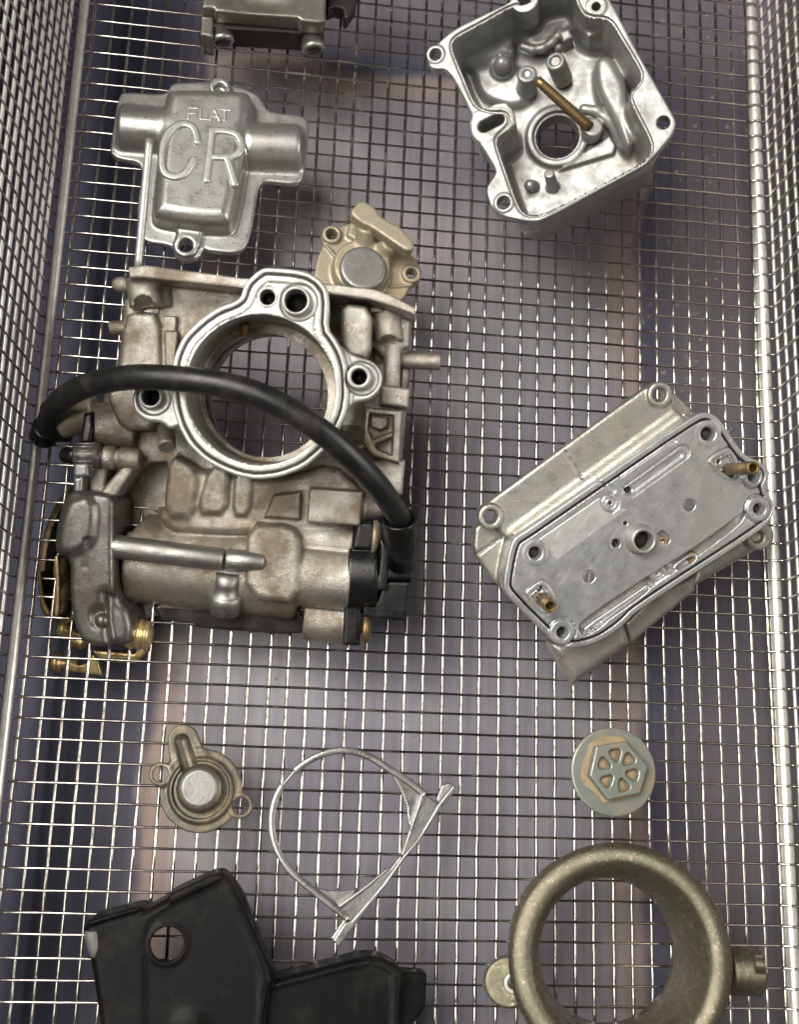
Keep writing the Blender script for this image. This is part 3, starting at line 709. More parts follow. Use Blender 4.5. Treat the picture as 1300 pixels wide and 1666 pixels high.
band('ring_band', [(1000,392),(890,305),(770,228),(690,175),(620,143),(550,124),(480,118),(400,130),(320,160),(250,200),(185,250)], 0.4, 4.2, 1.85)
band('ring_band', [(112,335),(80,395),(58,460),(46,540),(50,630),(72,715),(110,795),(160,865),(215,920),(280,975),(360,1040),(450,1108),(520,1165)], 0.4, 3.6, 1.85)
band('ring_joint', [(190,246),(152,290),(110,340)], 0.4, 2.6, 0.7)
def gusset(name, pts, w0, w1, r=0.25, mat='steel_ring', sm=0):
    Vol(0.22).add(ext([P_(x, y, w1) for x, y in pts], w0, w1, r, sm=sm)).build(name, mat, t)
gusset('web', [(775,232),(985,385),(945,520),(905,600),(893,540),(888,470),(850,370)], 0.6, 1.7)
gusset('web', [(275,955),(330,972),(400,990),(500,990),(590,978),(520,1040),(455,1090)], 0.6, 1.7)
gusset('gusset_plate', [(985,382),(1095,455),(950,690),(868,775),(850,770),(905,610),(950,490)], 1.2, 3.4)
gusset('gusset_plate', [(452,1098),(535,1185),(750,965),(870,795),(850,770),(780,860),(590,1000)], 1.2, 3.4)
gusset('rib', [(975,385),(1010,400),(960,500),(915,620),(905,615),(945,500)], 1.5, 4.2)
gusset('rib', [(455,1085),(475,1105),(600,1010),(780,860),(770,850),(600,985)], 1.5, 4.2)
gusset('flat_bar', [(1082,455),(1180,330),(1206,352),(1110,470),(960,690),(870,800),(760,960),(600,1160),(465,1345),(428,1300),(500,1190),(540,1180),(740,950),(860,780),(950,680)], 0.5, 3.9, 0.3)
gusset('bent_tab', [(1070,425),(1105,335),(1150,318),(1178,332),(1082,452)], 0.5, 2.4, 0.3, 'rodm')
gusset('bent_tab', [(500,1160),(415,1285),(432,1302),(528,1182)], 0.5, 2.4, 0.3, 'rodm')

# water left in the tank after the cleaning bath: scattered drops on its floor
def drops():
    m = bpy.data.materials.new('water'); m.use_nodes = True; p = m.node_tree.nodes['Principled BSDF']
    p.inputs['Base Color'].default_value = (0.9, 0.92, 0.95, 1); p.inputs['Roughness'].default_value = 0.05; p.inputs['IOR'].default_value = 1.33; p.inputs['Transmission Weight'].default_value = 0.85
    Vs, Qs, n = [], [], 0; R = random.Random(3)
    for k in range(190):
        if k < 130: c = on_plane(R.gauss(1130, 45), R.uniform(20, 760), -30)
        else: c = on_plane(R.uniform(150, 1240), R.uniform(20, 1650), -30)
        r = R.uniform(0.5, 1.15)
        for b in range(5):
            el = b*math.pi/2/4.4
            for a in range(10):
                Vs.append((c[0]+r*math.cos(el)*math.cos(a*.628), c[1]+r*math.cos(el)*math.sin(a*.628), -29.97+0.55*r*math.sin(el)))
        Qs += [(n+b*10+a, n+b*10+(a+1) % 10, n+(b+1)*10+(a+1) % 10, n+(b+1)*10+a) for b in range(4) for a in range(10)]
        n += 50
    o = mesh_np('water_drops', Vs, Qs, m); o['kind'] = 'stuff'; o['label'] = 'small water drops scattered on the tank floor under the mesh'
drops()

# ================================================================== black plastic cover
fr = flat(400, 1600, 1.5)
t = thing('plastic_cover', fr, 'black plastic cover with one round hole and a scuffed grey corner', 'plastic cover')
zk = lambda pts: zc(100, 1400, 2.097, pts)
P_ = lambda x, y, w: fr.L(*zk([(x, y)])[0], w)
v = Vol(0.42)
v.add(ext([P_(x, y, 19) for x, y in ((66,245),(86,206),(150,186),(268,156),(284,172),(358,130),(372,112),(515,46),(555,44),(584,74),(660,240),(730,400),(700,470),(690,800),(150,800),(128,560),(98,350))], 0, 19, 2.2, sm=1))
v.add(ext([P_(x, y, 14) for x, y in ((640,470),(740,402),(770,398),(1040,326),(1100,334),(1150,360),(1172,385),(1160,520),(1150,800),(640,800))], 0, 14, 2.2, sm=1), 1.5)
v.add(ext([P_(x, y, 9) for x, y in ((1140,378),(1248,386),(1244,500),(1205,556),(1190,800),(1130,800))], 0, 9, 1.0), 0.8)
v.add(ext([P_(x, y, 13) for x, y in ((560,60),(592,76),(620,120),(736,398),(712,420),(600,160))], 0, 13, 1.0), 0.6)
# shallow sunken panels and seams give the moulding its edges
v.sub(ext([P_(x, y, 19) for x, y in ((300,200),(360,165),(540,80),(556,92),(640,270),(680,420),(640,800),(290,800),(284,300))], 18.75, 23, 0.5, sm=1), 1.0)
v.sub(ext([P_(x, y, 14) for x, y in ((690,450),(760,428),(1040,356),(1095,366),(1130,400),(1120,800),(680,800))], 13.6, 18, 0.5, sm=1), 1.0)
v.add(ext([P_(x, y, 20) for x, y in ((362,128),(374,112),(512,48),(545,50),(545,66),(430,120),(372,148))], 14, 20.2, 0.7), 0.5)
v.add(ext([P_(x, y, 20) for x, y in ((84,208),(264,156),(272,172),(150,206),(92,226))], 14, 19.8, 0.7), 0.5)
hc = P_(360, 285, 18.3)
v.add(cyl(hc, 5.0, 15, 18.95, 0.6), 0.8)
v.sub(ext([P_(x, y, 17) for x, y in ((100,270),(280,200),(540,90),(690,420),(660,800),(180,800),(150,560),(120,350))], -2, 16.6, 0.8), 0.3)
v.sub(cyl(hc, 4.05, -2, 30, 0.2))
v.add(ell((*P_(440, 555, 18.5), 18.2), 4, 3, 1.3), 0.8)
v.build('cover_moulding', 'plastic_worn', t)
v = Vol(0.33)
v.add(ext([P_(x, y, 18.6) for x, y in ((70,250),(84,232),(132,228),(136,300),(122,336),(96,338))], 10, 19.3, 1.8, sm=1)).build('scuffed_corner', 'wornpatch', t)

# ================================================================== throttle slide at the top edge
fr = flat(430, 60, 1.2)
t = thing('throttle_slide', fr, 'dull grey throttle slide with two rollers, cut off by the top edge of the picture', 'throttle slide')
zs_ = lambda pts: zc(300, 0, 4.333, pts)
P_ = lambda x, y, w: fr.L(*zs_([(x, y)])[0], w)
q = lambda x, y, w: fr.L3(*zs_([(x, y)])[0], w)
v = Vol(0.36)
v.add(ext([P_(x, y, 15) for x, y in ((205,62),(215,85),(500,105),(800,132),(825,152),(955,165),(992,150),(1000,-20),(1000,-160),(150,-160),(130,-60),(125,60))], 9.5, 15.5, 0.6))
v.add(ext([P_(x, y, 9) for x, y in ((115,275),(150,278),(200,290),(208,90),(215,-160),(130,-160),(118,100))], 1.0, 11, 0.6), 0.3)
v.sub(ell((*P_(480, -30, 17.5), 17.5), 13, 6, 3.0), 0.8)
v.build('slide_plate', 'slide', t)
v = Vol(0.36)
v.add(ext([P_(x, y, 3) for x, y in ((160,280),(360,300),(960,335),(980,100),(980,-160),(160,-160))], 0.5, 9.5, 0.5)).build('slide_front', 'slidedk', t)  # front coloured much darker than the slide plate
for a, b in (((250, 150, 7.0), (266, 275, 6.0)), ((890, 200, 7.0), (908, 330, 6.0))):
    A = q(*a); B = q(*b); Ln = np.linalg.norm(B-A)
    rl = lathe('roller', A, B, [(-4, .01), (-4, 3.3), (Ln-.6, 3.3), (Ln-.5, 3.7), (Ln+.9, 3.7), (Ln+1.3, 3.2), (Ln+1.2, 1.7), (Ln+.6, 1.5), (Ln+.6, .01)], 'rodm', t, 32)
    lathe('roller_end', A, B, [(Ln+1.25, .01), (Ln+1.25, 2.5), (Ln+1.45, 2.4), (Ln+1.45, .01)], 'slidedk', t, 24)
v = Vol(0.36)
v.add(ext([P_(x, y, 8) for x, y in ((1000,-160),(1240,-160),(1215,30),(1150,125),(1128,120),(1120,60),(1060,45),(1005,70))], 2, 8, 0.6)).build('side_arm', 'slidedk', t)

# ================================================================== brushed valve plate (right)
fr = tilted(1030, 880, 24.0, 1062, 891, 16.0)
t = thing('jet_plate', fr, 'brushed aluminium plate on a casting with two small brass tubes', 'carburettor plate')
zt = lambda pts: zc(760, 610, 2.5, pts)
P_ = lambda x, y, w: fr.L(*zt([(x, y)])[0], w)
q = lambda x, y, w: fr.L3(*zt([(x, y)])[0], w)
pp = lambda pts, w: np.array([P_(x, y, w) for x, y in pts])
plate = [(188,668),(222,645),(258,622),(930,158),(985,150),(1030,178),(1128,325),(1185,348),(1222,372),(1236,405),(1214,452),(1250,520),(1246,582),(1202,632),(690,962),(640,1018),(540,1088),(430,1116),(362,1092),(250,985),(152,882),(150,832),(168,730)]
v = Vol(0.28)
PT = pp(plate, 0)
v.add(ext(PT, -6, 0, 0.4, sm=2))
v.sub(ring_line(PT, -1.9, 0.34, -1.1, 1, sm=2))
chan = [(452,1024),(480,992),(560,935),(700,842),(960,680),(1120,560),(1150,545),(1110,610),(930,745),(690,905),(600,975),(540,1032),(470,1068)]
v.sub(ext(pp(chan, 0), -3.4, 2, 0.2, sm=1))
Vol(0.22).add(ext(pp(chan, -2.5), -3.6, -2.5, 0.1, sm=1, grow=0.3)).build('channel_shade', 'rodm', t)  # dark strip put in to deepen the shade of the channel
fence_ = [(490,1040),(520,1045),(720,905),(905,770)]
v.add(ext(pp([(478,1030),(700,880),(740,850),(752,872),(700,915),(500,1054),(482,1048)], 0), -3, -0.5, 0.3, sm=1))
v.sub(ext(pp([(498,1030),(690,902),(742,868),(744,874),(696,914),(508,1044)], 0), -1.9, 2, 0.2, sm=1))
v.add(ext(pp([(742,815),(800,775),(830,815),(770,858)], 0), -3, -0.3, 0.3)); v.sub(ext(pp([(765,808),(790,792),(803,812),(778,830)], 0), -2.2, 2, 0.2))
v.add(ext(pp([(835,780),(900,735),(935,722),(950,745),(935,765),(860,812)], 0), -3, -0.2, 0.3, sm=1)); v.sub(ext(pp([(850,782),(905,742),(930,738),(935,750),(910,772),(865,795)], 0), -2.4, 2, 0.2, sm=1))
# stadium groove, round ring and other engraving
def stad2(a, b, r, z0, z1): return stad(P_(*a, 0), P_(*b, 0), r, z0, z1, 0.12)
v.sub(stad2((664,468),(878,314),2.15,-0.8,2)); v.add(stad2((664,468),(878,314),1.70,-3,-0.05)); v.sub(stad2((668,468),(866,325),0.95,-0.75,2))
v.sub(cyl(P_(658, 468, 0), 1.05, -6, 2, 0.1))
v.sub(ext(pp([(616,410),(700,350),(800,285),(850,262),(856,272),(800,300),(705,362),(624,422)], 0), -0.6, 1, .1))
v.sub(cyl(P_(583, 522, 0), 2.7, -0.6, 2, 0.1)); v.add(cyl(P_(583, 522, 0), 2.3, -3, 0, 0.1)); v.sub(cyl(P_(583, 522, 0), 1.55, -0.5, 2, 0.1)); v.add(cyl(P_(583, 522, 0), 1.25, -3, -0.05, 0.1)); v.sub(cyl(P_(583, 522, 0), 0.55, -3, 2, 0.1))
v.sub(ext(pp([(540,430),(598,452),(607,470),(598,488),(590,484),(595,468),(535,442)], 0), -0.45, 1, .05))
for x, y, r in ((278, 724, 2.6), (982, 240, 2.9)):
    v.add(cyl(P_(x, y, 0), r+.9, -4, 0.12, 0.2)); v.sub(cyl(P_(x, y, 0), r*.62, -6, 3, 0.1)); v.sub(rod((*P_(x, y, 0), -1.0), (*P_(x, y, 0), 0.6), r*.6, 0.05, r2=r*.85))
for x, y, r in ((1187, 545, 3.5), (387, 1047, 3.5), (1165, 415, 2.9)):
    v.add(cyl(P_(x, y, 0.4), r, -6, 0.6, 0.4)); v.sub(ring_line([P_(x, y, .5)+np.array((math.cos(a), math.sin(a)))*r for a in np.arange(24)*math.pi/12], 0.55, 0.14, -0.8, 1))
    v.sub(cyl(P_(x, y, 0.4), 1.35, -6, 3, 0.1)); v.sub(rod((*P_(x, y, 0), -0.9), (*P_(x, y, 0), 0.9), 1.3, 0.05, r2=2.0))
for x, y, r in ((607, 685, 1.25), (645, 603, 0.62)): v.sub(cyl(P_(x, y, 0), r, -5, 2, 0.1))
v.sub(ext(pp([(768,648),(800,628),(826,660),(826,680),(800,698)], 0), -2.0, 2, 0.2, sm=1))
for pts, z in (([(235,880),(300,832),(330,842),(368,905),(360,950),(310,985),(240,905)], -0.7), ([(982,345),(1000,325),(1060,292),(1085,300),(1130,395),(1090,425),(1050,430),(985,365)], -0.7)):
    Pg = pp(pts, 0)
    v.sub(ring_line(Pg, 0.0, 0.2, -0.7, 1, sm=2)); v.sub(ring_line(Pg, -1.5, 0.18, -0.9, 1, sm=2)); v.sub(ext(Pg, -1.3, 1, 0.1, sm=2, grow=-2.0))
for x, y, r in ((1028, 352, .75), (1078, 408, .8), (300, 872, .8)): v.sub(cyl(P_(x, y, 0), r, -4, 2, 0.05))
tri_ = [(215,720),(232,692),(262,680),(300,700)]
v.sub(cyl(P_(905, 530, 0), 1.75, -0.35, 1, 0.05)); v.sub(cyl(P_(497, 821, 0), 1.75, -0.35, 1, 0.05))
v.sub(cyl(P_(703, 668, 0), 3.1, -7, 3, 0.1))
v.build('brushed_plate', 'plate', t)
Vol(0.16).add(ring_line(PT, -1.9, 0.30, -1.3, -0.45, sm=2)).build('groove_shade', 'rubber', t)  # dark strip standing in for the shade in the plate's groove
# casting under the plate
v = Vol(0.42)
v.add(ext(PT, -14, -5.0, 0.6, sm=2, grow=-0.6))
v.add(ext(pp([(42,560),(62,532),(86,518),(735,44),(780,30),(812,44),(830,80),(850,150),(900,190),(560,450),(230,700),(150,660),(128,622),(92,632),(52,605)], -5.5), -9.5, -5.5, 0.8, sm=1), 0.8)
sh0, sh1 = P_(190, 665, -6.5), P_(872, 172, -6.5)
v.add(rod((*sh0, -6.0), (*sh1, -6.0), 2.4, 1.0), 1.8)
v.add(ext(pp([(28,700),(34,625),(60,600),(150,630),(180,700),(170,890),(110,840),(42,742)], -12), -18, -12, 0.8), 0.5)
v.add(ext(pp([(820,70),(850,75),(922,142),(905,180),(840,160)], -11), -16, -11, 0.8), 0.5)
v.add(ext(pp([(340,1095),(352,1140),(432,1270),(672,1098),(660,1060),(640,1000),(440,1060)], -7), -16, -6.5, 3.0, sm=0), 1.2)
v.add(ext(pp([(640,1010),(670,1095),(935,880),(930,815),(760,890)], -10), -18, -10, 1.5), 0.8)
v.add(ext(pp([(920,870),(1228,688),(1232,640),(1200,610),(930,790)], -12), -18, -12, 2.0), 0.8)
v.add(cyl(P_(1192, 655, -9), 4.2, -16, -8.5, 0.5), 0.5); v.sub(cyl(P_(1186, 660, -8.5), 1.7, -10.5, -3, 0.2))
for x, y in ((97, 577), (785, 80)):
    v.add(cyl(P_(x, y, -5), 3.6, -10, -4.4, 0.5), 0.4); v.sub(cyl(P_(x, y, -4.4), 2.0, -20, 0, 0.2))
v.sub(ext(pp([(398,312),(402,308),(476,420),(470,424)], -5), -6.1, -3, 0.05))
v.sub(ext(pp([(40,730),(145,655),(148,660),(44,738)], -11.5), -12.8, -10, 0.05))
v.build('under_casting', 'sheet', t)
c = P_(703, 668, 0)
lathe('centre_tube', (*c, -6), (*c, 2), [(0, 2.6), (9.6, 2.6), (9.9, 2.9), (9.9, 3.4), (9.5, 3.7), (6.2, 4.0), (6.0, 4.4), (0, 4.4)], 'machined', t, 40, True)
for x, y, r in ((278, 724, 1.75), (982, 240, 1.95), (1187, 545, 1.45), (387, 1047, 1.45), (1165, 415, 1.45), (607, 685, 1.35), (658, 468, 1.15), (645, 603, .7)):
    h_ = P_(x, y, -2); lathe('hole_shade', (*h_, -3.2), (*h_, 0), [(0, .01), (0, r), (.8, r), (.8, .01)], 'hole', t, 16)  # dark discs painted in as the shade down the holes
st_ = pp([(292,668),(545,494),(540,520),(552,552),(590,565),(622,540),(655,545),(368,758),(350,742),(328,700)], 0)
Vol(0.2).add(ext(st_, -0.6, 0.06, 0.05)).build('reflection_strip', 'bright', t)  # bright strip imitates the lamp's reflection on the plate face
lathe('tube_shade', (*c, -1.2), (*c, 0), [(0, .01), (0, 3.0), (.3, 3.0), (.3, .01)], 'hole', t, 24)  # dark disc for the shade inside the centre tube
for nm, x, y in (('flush_plug', 905, 530), ('slotted_screw', 497, 821)):
    c = P_(x, y, 0); v = Vol(0.15); v.add(cyl(c, 1.66, -0.6, -0.02, 0.1))
    if nm == 'slotted_screw':
        d = (P_(503, 805, 0)-P_(500, 838, 0)); d /= np.linalg.norm(d); n = np.array([-d[1], d[0]])
        v.sub(ext([c-d*2-n*.22, c+d*2-n*.22, c+d*2+n*.22, c-d*2+n*.22], -0.45, 1, 0.02))
    v.build(nm, 'capm', t)
def pipe(name, A, B, ro, ri, mat='brass', par=None):
    A = np.array(A); B = np.array(B); Ln = np.linalg.norm(B-A)
    return lathe(name, A, B, [(0, ri), (0, ro), (Ln-.15, ro), (Ln, ro-.12), (Ln, ri+.08), (Ln-1, ri), (Ln-4, ri), (Ln-4, .01)], mat, par or t, 24)
pipe('brass_tube', q(1062, 384, -1), q(1166, 378, 17.0), 1.75, 1.05)
pipe('brass_tube', q(306, 910, -1), q(338, 940, 7.0), 1.75, 1.1)
pipe('brass_jet', q(795, 678, -1.9), q(796, 678, -0.7), 1.3, 0.55)
c = P_(915, 740, -2); lathe('brass_jet', (*c, -2.6), (*c, -1), [(0, 1.6), (1.2, 1.6), (1.3, 1.2), (1.3, .01)], 'brass', t, 20)

# ================================================================== carburettor body
fr = tilted(447, 652, 6.0, 419, 640, 48.0)
t = thing('carburettor_body', fr, 'large stained carburettor body with black hose across its round bore', 'carburettor')
L3 = fr.L3
def pg(pts, w): return np.array([fr.L(x, y, w) for x, y in pts])
za = lambda pts: zc(40, 420, 3.611, pts)
zB = lambda pts: zc(360, 420, 3.421, pts)
zC = lambda pts: zc(40, 740, 3.611, pts)
zD = lambda pts: zc(360, 740, 3.611, pts)
RC = fr.L(419, 640, 48); r_out = fr.rpx(419, 640, 48, 140); r_in = fr.rpx(424, 633, 48, 121.5); RCI = fr.L(424, 634, 48)
r_bot = fr.rpx(447, 650, 2, 103); RB0 = fr.L(447, 649, 2)
print('bore', r_out, r_in, r_bot, RC, RCI, RB0)
v = Vol(0.36)
v.add(ext(pg([(200,460),(400,475),(540,485),(668,510),(672,560),(665,640),(655,745),(645,838),(590,850),(480,852),(225,842),(165,735),(158,660),(190,590)], 17), 3, 17, 3.0, sm=1))
v.add(cyl(RC, r_out-0.6, 8, 43, 0.37), 1.93)
v.add(ext(pg([(207,434),(238,431),(395,452),(545,462),(610,470),(642,482),(676,500),(677,514),(640,500),(600,487),(545,480),(400,470),(232,452),(210,452)], 37), 4, 37, 0.50), 0.44)
v.add(ext(pg([(206,505),(262,509),(264,640),(252,700),(195,700),(168,640),(192,600),(197,540)], 28), 5, 28, 1.86, sm=1), 1.10)
v.add(ext(pg([(258,455),(398,472),(390,500),(330,560),(266,600),(256,510)], 25), 5, 25, 1.24), 1.10)
v.add(ext(pg([(264,513),(287,514),(283,600),(264,640)], 27), 5, 27, 0.50), 0.28)
v.add(ext(pg([(266,538),(288,539),(282,596),(268,600)], 29), 5, 28, 0.31), 0.22)
v.add(rod(L3(231, 452, 29), L3(238, 500, 29), 4.4, 0.50), 1.5); v.add(rod(L3(258, 455, 25), L3(262, 500, 25), 3.0, 0.50), 0.83)
v.sub(rod(L3(234, 489, 30.5), L3(238, 512, 32), 2.9, 0.25), 0.17)
v.add(rod(L3(205, 532, 15), L3(178, 535, 15), 2.0, 0.31), 0.8); v.add(ell(L3(196, 463, 16), 2.6, 2.2, 1.36), 0.33)
v.add(ext(pg([(556,492),(606,498),(604,585),(562,582),(553,545)], 35), 5, 35, 1.86, sm=1), 0.55)
v.add(ext(pg([(600,495),(668,514),(666,565),(622,580),(604,560)], 24), 5, 24, 1.24), 0.83)
v.add(rod(L3(628, 508, 25), L3(633, 556, 25), 3.8, 0.50), 1.2); v.sub(rod(L3(632, 552, 26.3), L3(634, 572, 27.5), 2.6, 0.25), 0.17)
v.add(rod(L3(640, 584, 18), L3(717, 588, 18), 2.45, 0.37), 0.55)
v.add(rod(L3(639, 560, 23), L3(637, 640, 23), 2.3, 0.37), 0.8); v.add(cap(L3(658, 608, 20), L3(656, 625, 20), 1.36), 0.44)
v.add(ext(pg([(620,626),(668,632),(664,665),(618,658)], 27), 5, 27, 0.93), 0.66)
v.add(ext(pg([(594,662),(654,668),(650,754),(606,742),(590,720)], 26), 5, 26, 0.74), 0.55)
v.sub(ext(pg([(600,672),(641,676),(638,742),(612,730),(598,700)], 26), 20.5, 40, 0.50), 0.55)
v.add(ext(pg([(604,676),(632,680),(630,694),(618,700),(604,694)], 25), 18, 24.2, 0.37), 0.44)
v.add(cap(L3(585, 728, 24), L3(640, 706, 24), 0.81), 0.55)
v.add(ext(pg([(588,748),(660,748),(655,805),(612,815)], 22), 5, 22, 1.24), 0.83)
v.add(ext(pg([(275,755),(405,780),(470,775),(540,755),(590,800),(590,858),(402,872),(250,868)], 22), 5, 22, 2.48, sm=1), 1.38)
v.add(ext(pg([(275,735),(322,765),(316,842),(266,842)], 23), 5, 23.4, 1.86, sm=1), 1.65)
v.add(ext(pg([(343,755),(374,765),(368,836),(318,836)], 23), 5, 23.8, 1.55, sm=1), 1.38)
v.add(ext(pg([(383,765),(412,770),(405,840),(378,838)], 23), 5, 23.8, 1.24, sm=1), 1.38)
v.add(ext(pg([(445,806),(489,800),(487,845),(430,842)], 24), 5, 24.6, 0.74), 1.10)
v.add(ext(pg([(504,794),(590,800),(586,856),(499,850)], 26), 5, 26, 0.62), 0.66)
v.sub(ext(pg([(410,770),(412,770),(408,850),(405,850)], 26), 25.5, 40, 0.1))
# shaft housing and pump barrel
v.add(rod(L3(212, 905, 12), L3(490, 938, 12), 12.5, 1.86), 1.10)
v.add(ext(pg([(400,852),(472,854),(492,880),(488,985),(398,975)], 27), 5, 27, 2.17, sm=1), 0.83)
v.add(rod(L3(470, 930, 17), L3(571, 940, 17), 9.3, 0.37), 0.66)
v.add(rod(L3(495, 1006, 14), L3(570, 1014, 14), 6.0, 0.50), 1.10)
v.add(rod(L3(420, 868, 17), L3(574, 884, 17), 5.6, 0.37), 0.83)
v.add(ext(pg([(260,968),(335,970),(480,985),(490,1000),(260,990)], 16), 6, 16, 0.62), 0.55)
v.add(rod(L3(150, 690, 17), L3(225, 700, 17), 6.0, 0.62), 1.10)
v.add(ext(pg([(130,752),(180,760),(225,745),(240,800),(200,870),(135,850)], 8), 3, 8, 1.5), 0.6)
v.add(ext(pg([(138,752),(176,756),(168,800),(145,815)], 20), 4, 20, 1.2), 0.6)
v.add(ext(pg([(150,812),(206,748),(224,752),(214,776),(178,826)], 24), 12, 24, 1.6), 0.8)
v.add(rod(L3(262, 700, 32), L3(278, 730, 32), 2.8, 0.50), 0.55)
v.sub(ext(pg([(252,700),(288,690),(300,735),(262,760),(238,745)], 34), 24, 60, 0.62), 0.83)
v.add(rod(L3(270, 695, 26), L3(271, 728, 31), 2.4, 0.50), 0.44)
v.add(ext(pg([(150,862),(250,868),(256,1002),(235,1008),(160,1006)], 7), 3, 7, 1.0), 0.5)
v.sub(ext(pg([(190,812),(222,764),(240,753),(268,752),(270,828),(236,832),(216,864),(182,868),(186,825)], 20), 5, 50, 0.8), 0.6)
v.add(ext(pg([(125,752),(300,745),(300,885),(175,905)], 5), 2, 5.5, 0.5))
# bore
v.sub(cyl(RCI, r_in, 27, 60, 0.2))
v.sub(rod((*RB0, -6), (*RC*0.4+RB0*0.6, 27.5), r_bot, 0.2, r2=r_in-2.2))
v.sub(ext([(-27, -6), (26, -6), (26, 21.5), (-27, 21.5)], 15.5, 19.5, 0.2))
v.sub(cyl(RCI, r_in+1.2, 19.0, 26.0, 0.4))
v.build('body_casting', 'cast', t)
# ring flange with bosses
ring = [(421,439),(433,434.5),(470,437),(500,442),(520,454),(533,471),(536,493),(533.5,534),(547,551.5),(559,574),(566,600),(568,640),(564,672),(547,709),(523.7,738.6),(494.5,762),(456.5,776.6),(418.5,781),(389,776),(358,764),(330,748),(306,724),(290,695),(281,665),(278,641),(277.5,605),(284,575),(297.5,547),(325,520),(353,500.5),(380.6,490.6),(391,483),(394.5,470),(401,457)]
RG = pg(ring, 48)
v = Vol(0.3)
v.add(ext(RG, 41, 48, 0.45, sm=1))
v.add(ext(pg([(545,560),(580,580),(606,587),(620,602),(623,618),(617,636),(602,651),(578,655),(560,668),(540,640)], 45.5), 39, 45.5, 0.6, sm=2), 1.5)
v.add(ext(pg([(285,625),(232,618),(214,640),(215,668),(236,686),(262,688),(276,700),(300,690)], 41), 36, 41, 0.8, sm=2), 1.5)
v.sub(ring_line(RG, -1.55, 0.30, 46.4, 49.5, sm=1))
v.sub(ring_line(RG, -3.6, 0.10, 47.4, 49.5, sm=1))
v.sub(cyl(RCI, r_in, 30, 60, 0.5))
for x, y, ro, ri, up, base in ((481, 489, 23.5, 18.5, 50.2, 48), (435, 483.5, 0, 12.5, 48, 48), (584, 613, 20.5, 13, 48.0, 45.5), (244, 645, 20.5, 14.5, 43.0, 41)):
    c = fr.L(x, y, up); R_ = fr.rpx(x, y, up, ri)
    if ro:
        Ro = fr.rpx(x, y, up, ro)
        v.sub(cyl(fr.L(x+5, y+3, base), Ro+1.1, base-1.2, base+3, 0.3), 0.4)
        v.add(cyl(c, Ro, base-7, up, 0.5))
    else:
        v.sub(ring_line([c+np.array((math.cos(a), math.sin(a)))*R_ for a in np.arange(24)*math.pi/12], 0.7, 0.12, base-.3, base+1))
    v.sub(cyl(c, R_, base-9, up+3, 0.3))
v.sub(ring_line([fr.L(481, 489, 48)+np.array((math.cos(a), math.sin(a)))*1.0 for a in np.arange(12)*math.pi/6], -9, .1, 47, 49))
v.build('bore_flange', 'machined', t)
Vol(0.16).add(ring_line(RG, -1.55, 0.26, 46.2, 47.5, sm=1)).build('groove_shade', 'rubber', t)  # dark line put in for the shade of the flange groove
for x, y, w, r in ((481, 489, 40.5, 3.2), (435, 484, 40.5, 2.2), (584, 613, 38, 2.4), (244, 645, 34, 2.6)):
    c = fr.L(x, y, w+5); lathe('bore_shade', (*c, w-1), (*c, w+1), [(0, .01), (0, r), (1.5, r), (1.5, r*.4), (2.2, r*.3), (2.2, .01)], 'hole', t, 24)
tube('brass_pin', np.linspace(L3(397, 526, 36), L3(398, 545, 35), 6), 1.15, 'brass', t, 14)
tube('guide_rod', np.linspace(L3(224, 436, 34), L3(243, 226, 33), 16), 1.05, 'machined', t, 16)
# throttle rod
q3 = [(176, 888, 26), (365, 911, 26)]
a, b = L3(*q3[0]), L3(*q3[1]); Ln = np.linalg.norm(b-a)
lathe('throttle_rod', a, b, [(-1, .01), (-1, 3.2), (2, 3.25), (Ln*.5, 3.15), (Ln-.9, 3.1), (Ln-.2, 2.7), (Ln, .01)], 'rodm', t, 32)
a, b = L3(368, 911, 26), L3(432, 914, 26); Ln = np.linalg.norm(b-a)
lathe('rod_stop', a, b, [(0, .01), (0, 2.8), (.4, 3.2), (Ln*.5, 2.9), (Ln-.8, 2.35), (Ln, 1.7), (Ln, .01)], 'rodm', t, 28)
# bracket on the left
v = Vol(0.42)
br = zC([(282,250),(400,228),(520,238),(505,330),(498,450),(488,600),(484,800),(492,900),(640,955),(700,975),(690,1020),(640,1080),(620,1150),(500,1160),(345,1112),(292,1000),(272,800),(265,600),(182,580),(188,450),(205,380),(232,300)])
v.add(ext(pg([(104,812),(119,797),(150,800),(187,806),(186,865),(186,906),(187,961),(192,985),(205,998),(212,1026),(206,1057),(136,1047),(121,1017),(114,970),(115,906),(90,901),(92,860)], 28), 2, 29.5, 1.6, sm=1))
v.add(ext(pg([(91,884),(95,850),(108,815),(140,806),(156,826),(150,884),(120,903),(94,900)], 31), 8, 31.0, 2.0, sm=1), 1.6)
v.sub(ext(pg([(178,962),(250,1000),(250,1030),(214,1062),(190,1062),(180,1010)], 24), 25.5, 50, 1.2), 3.0)
v.sub(ell((*fr.L(*zC([(455, 950)])[0], 29), 30), 3.4, 3.6, 2.2), 0.5)
v.add(ell((*fr.L(*zC([(452, 975)])[0], 28), 28.2), 1.9, 2.0, 1.5), 0.4)
v.sub(cap(L3(*zC([(362, 500)])[0], 30.5), L3(*zC([(348, 660)])[0], 30.0), 0.8), 0.4)
v.build('throttle_bracket', 'dark', t)
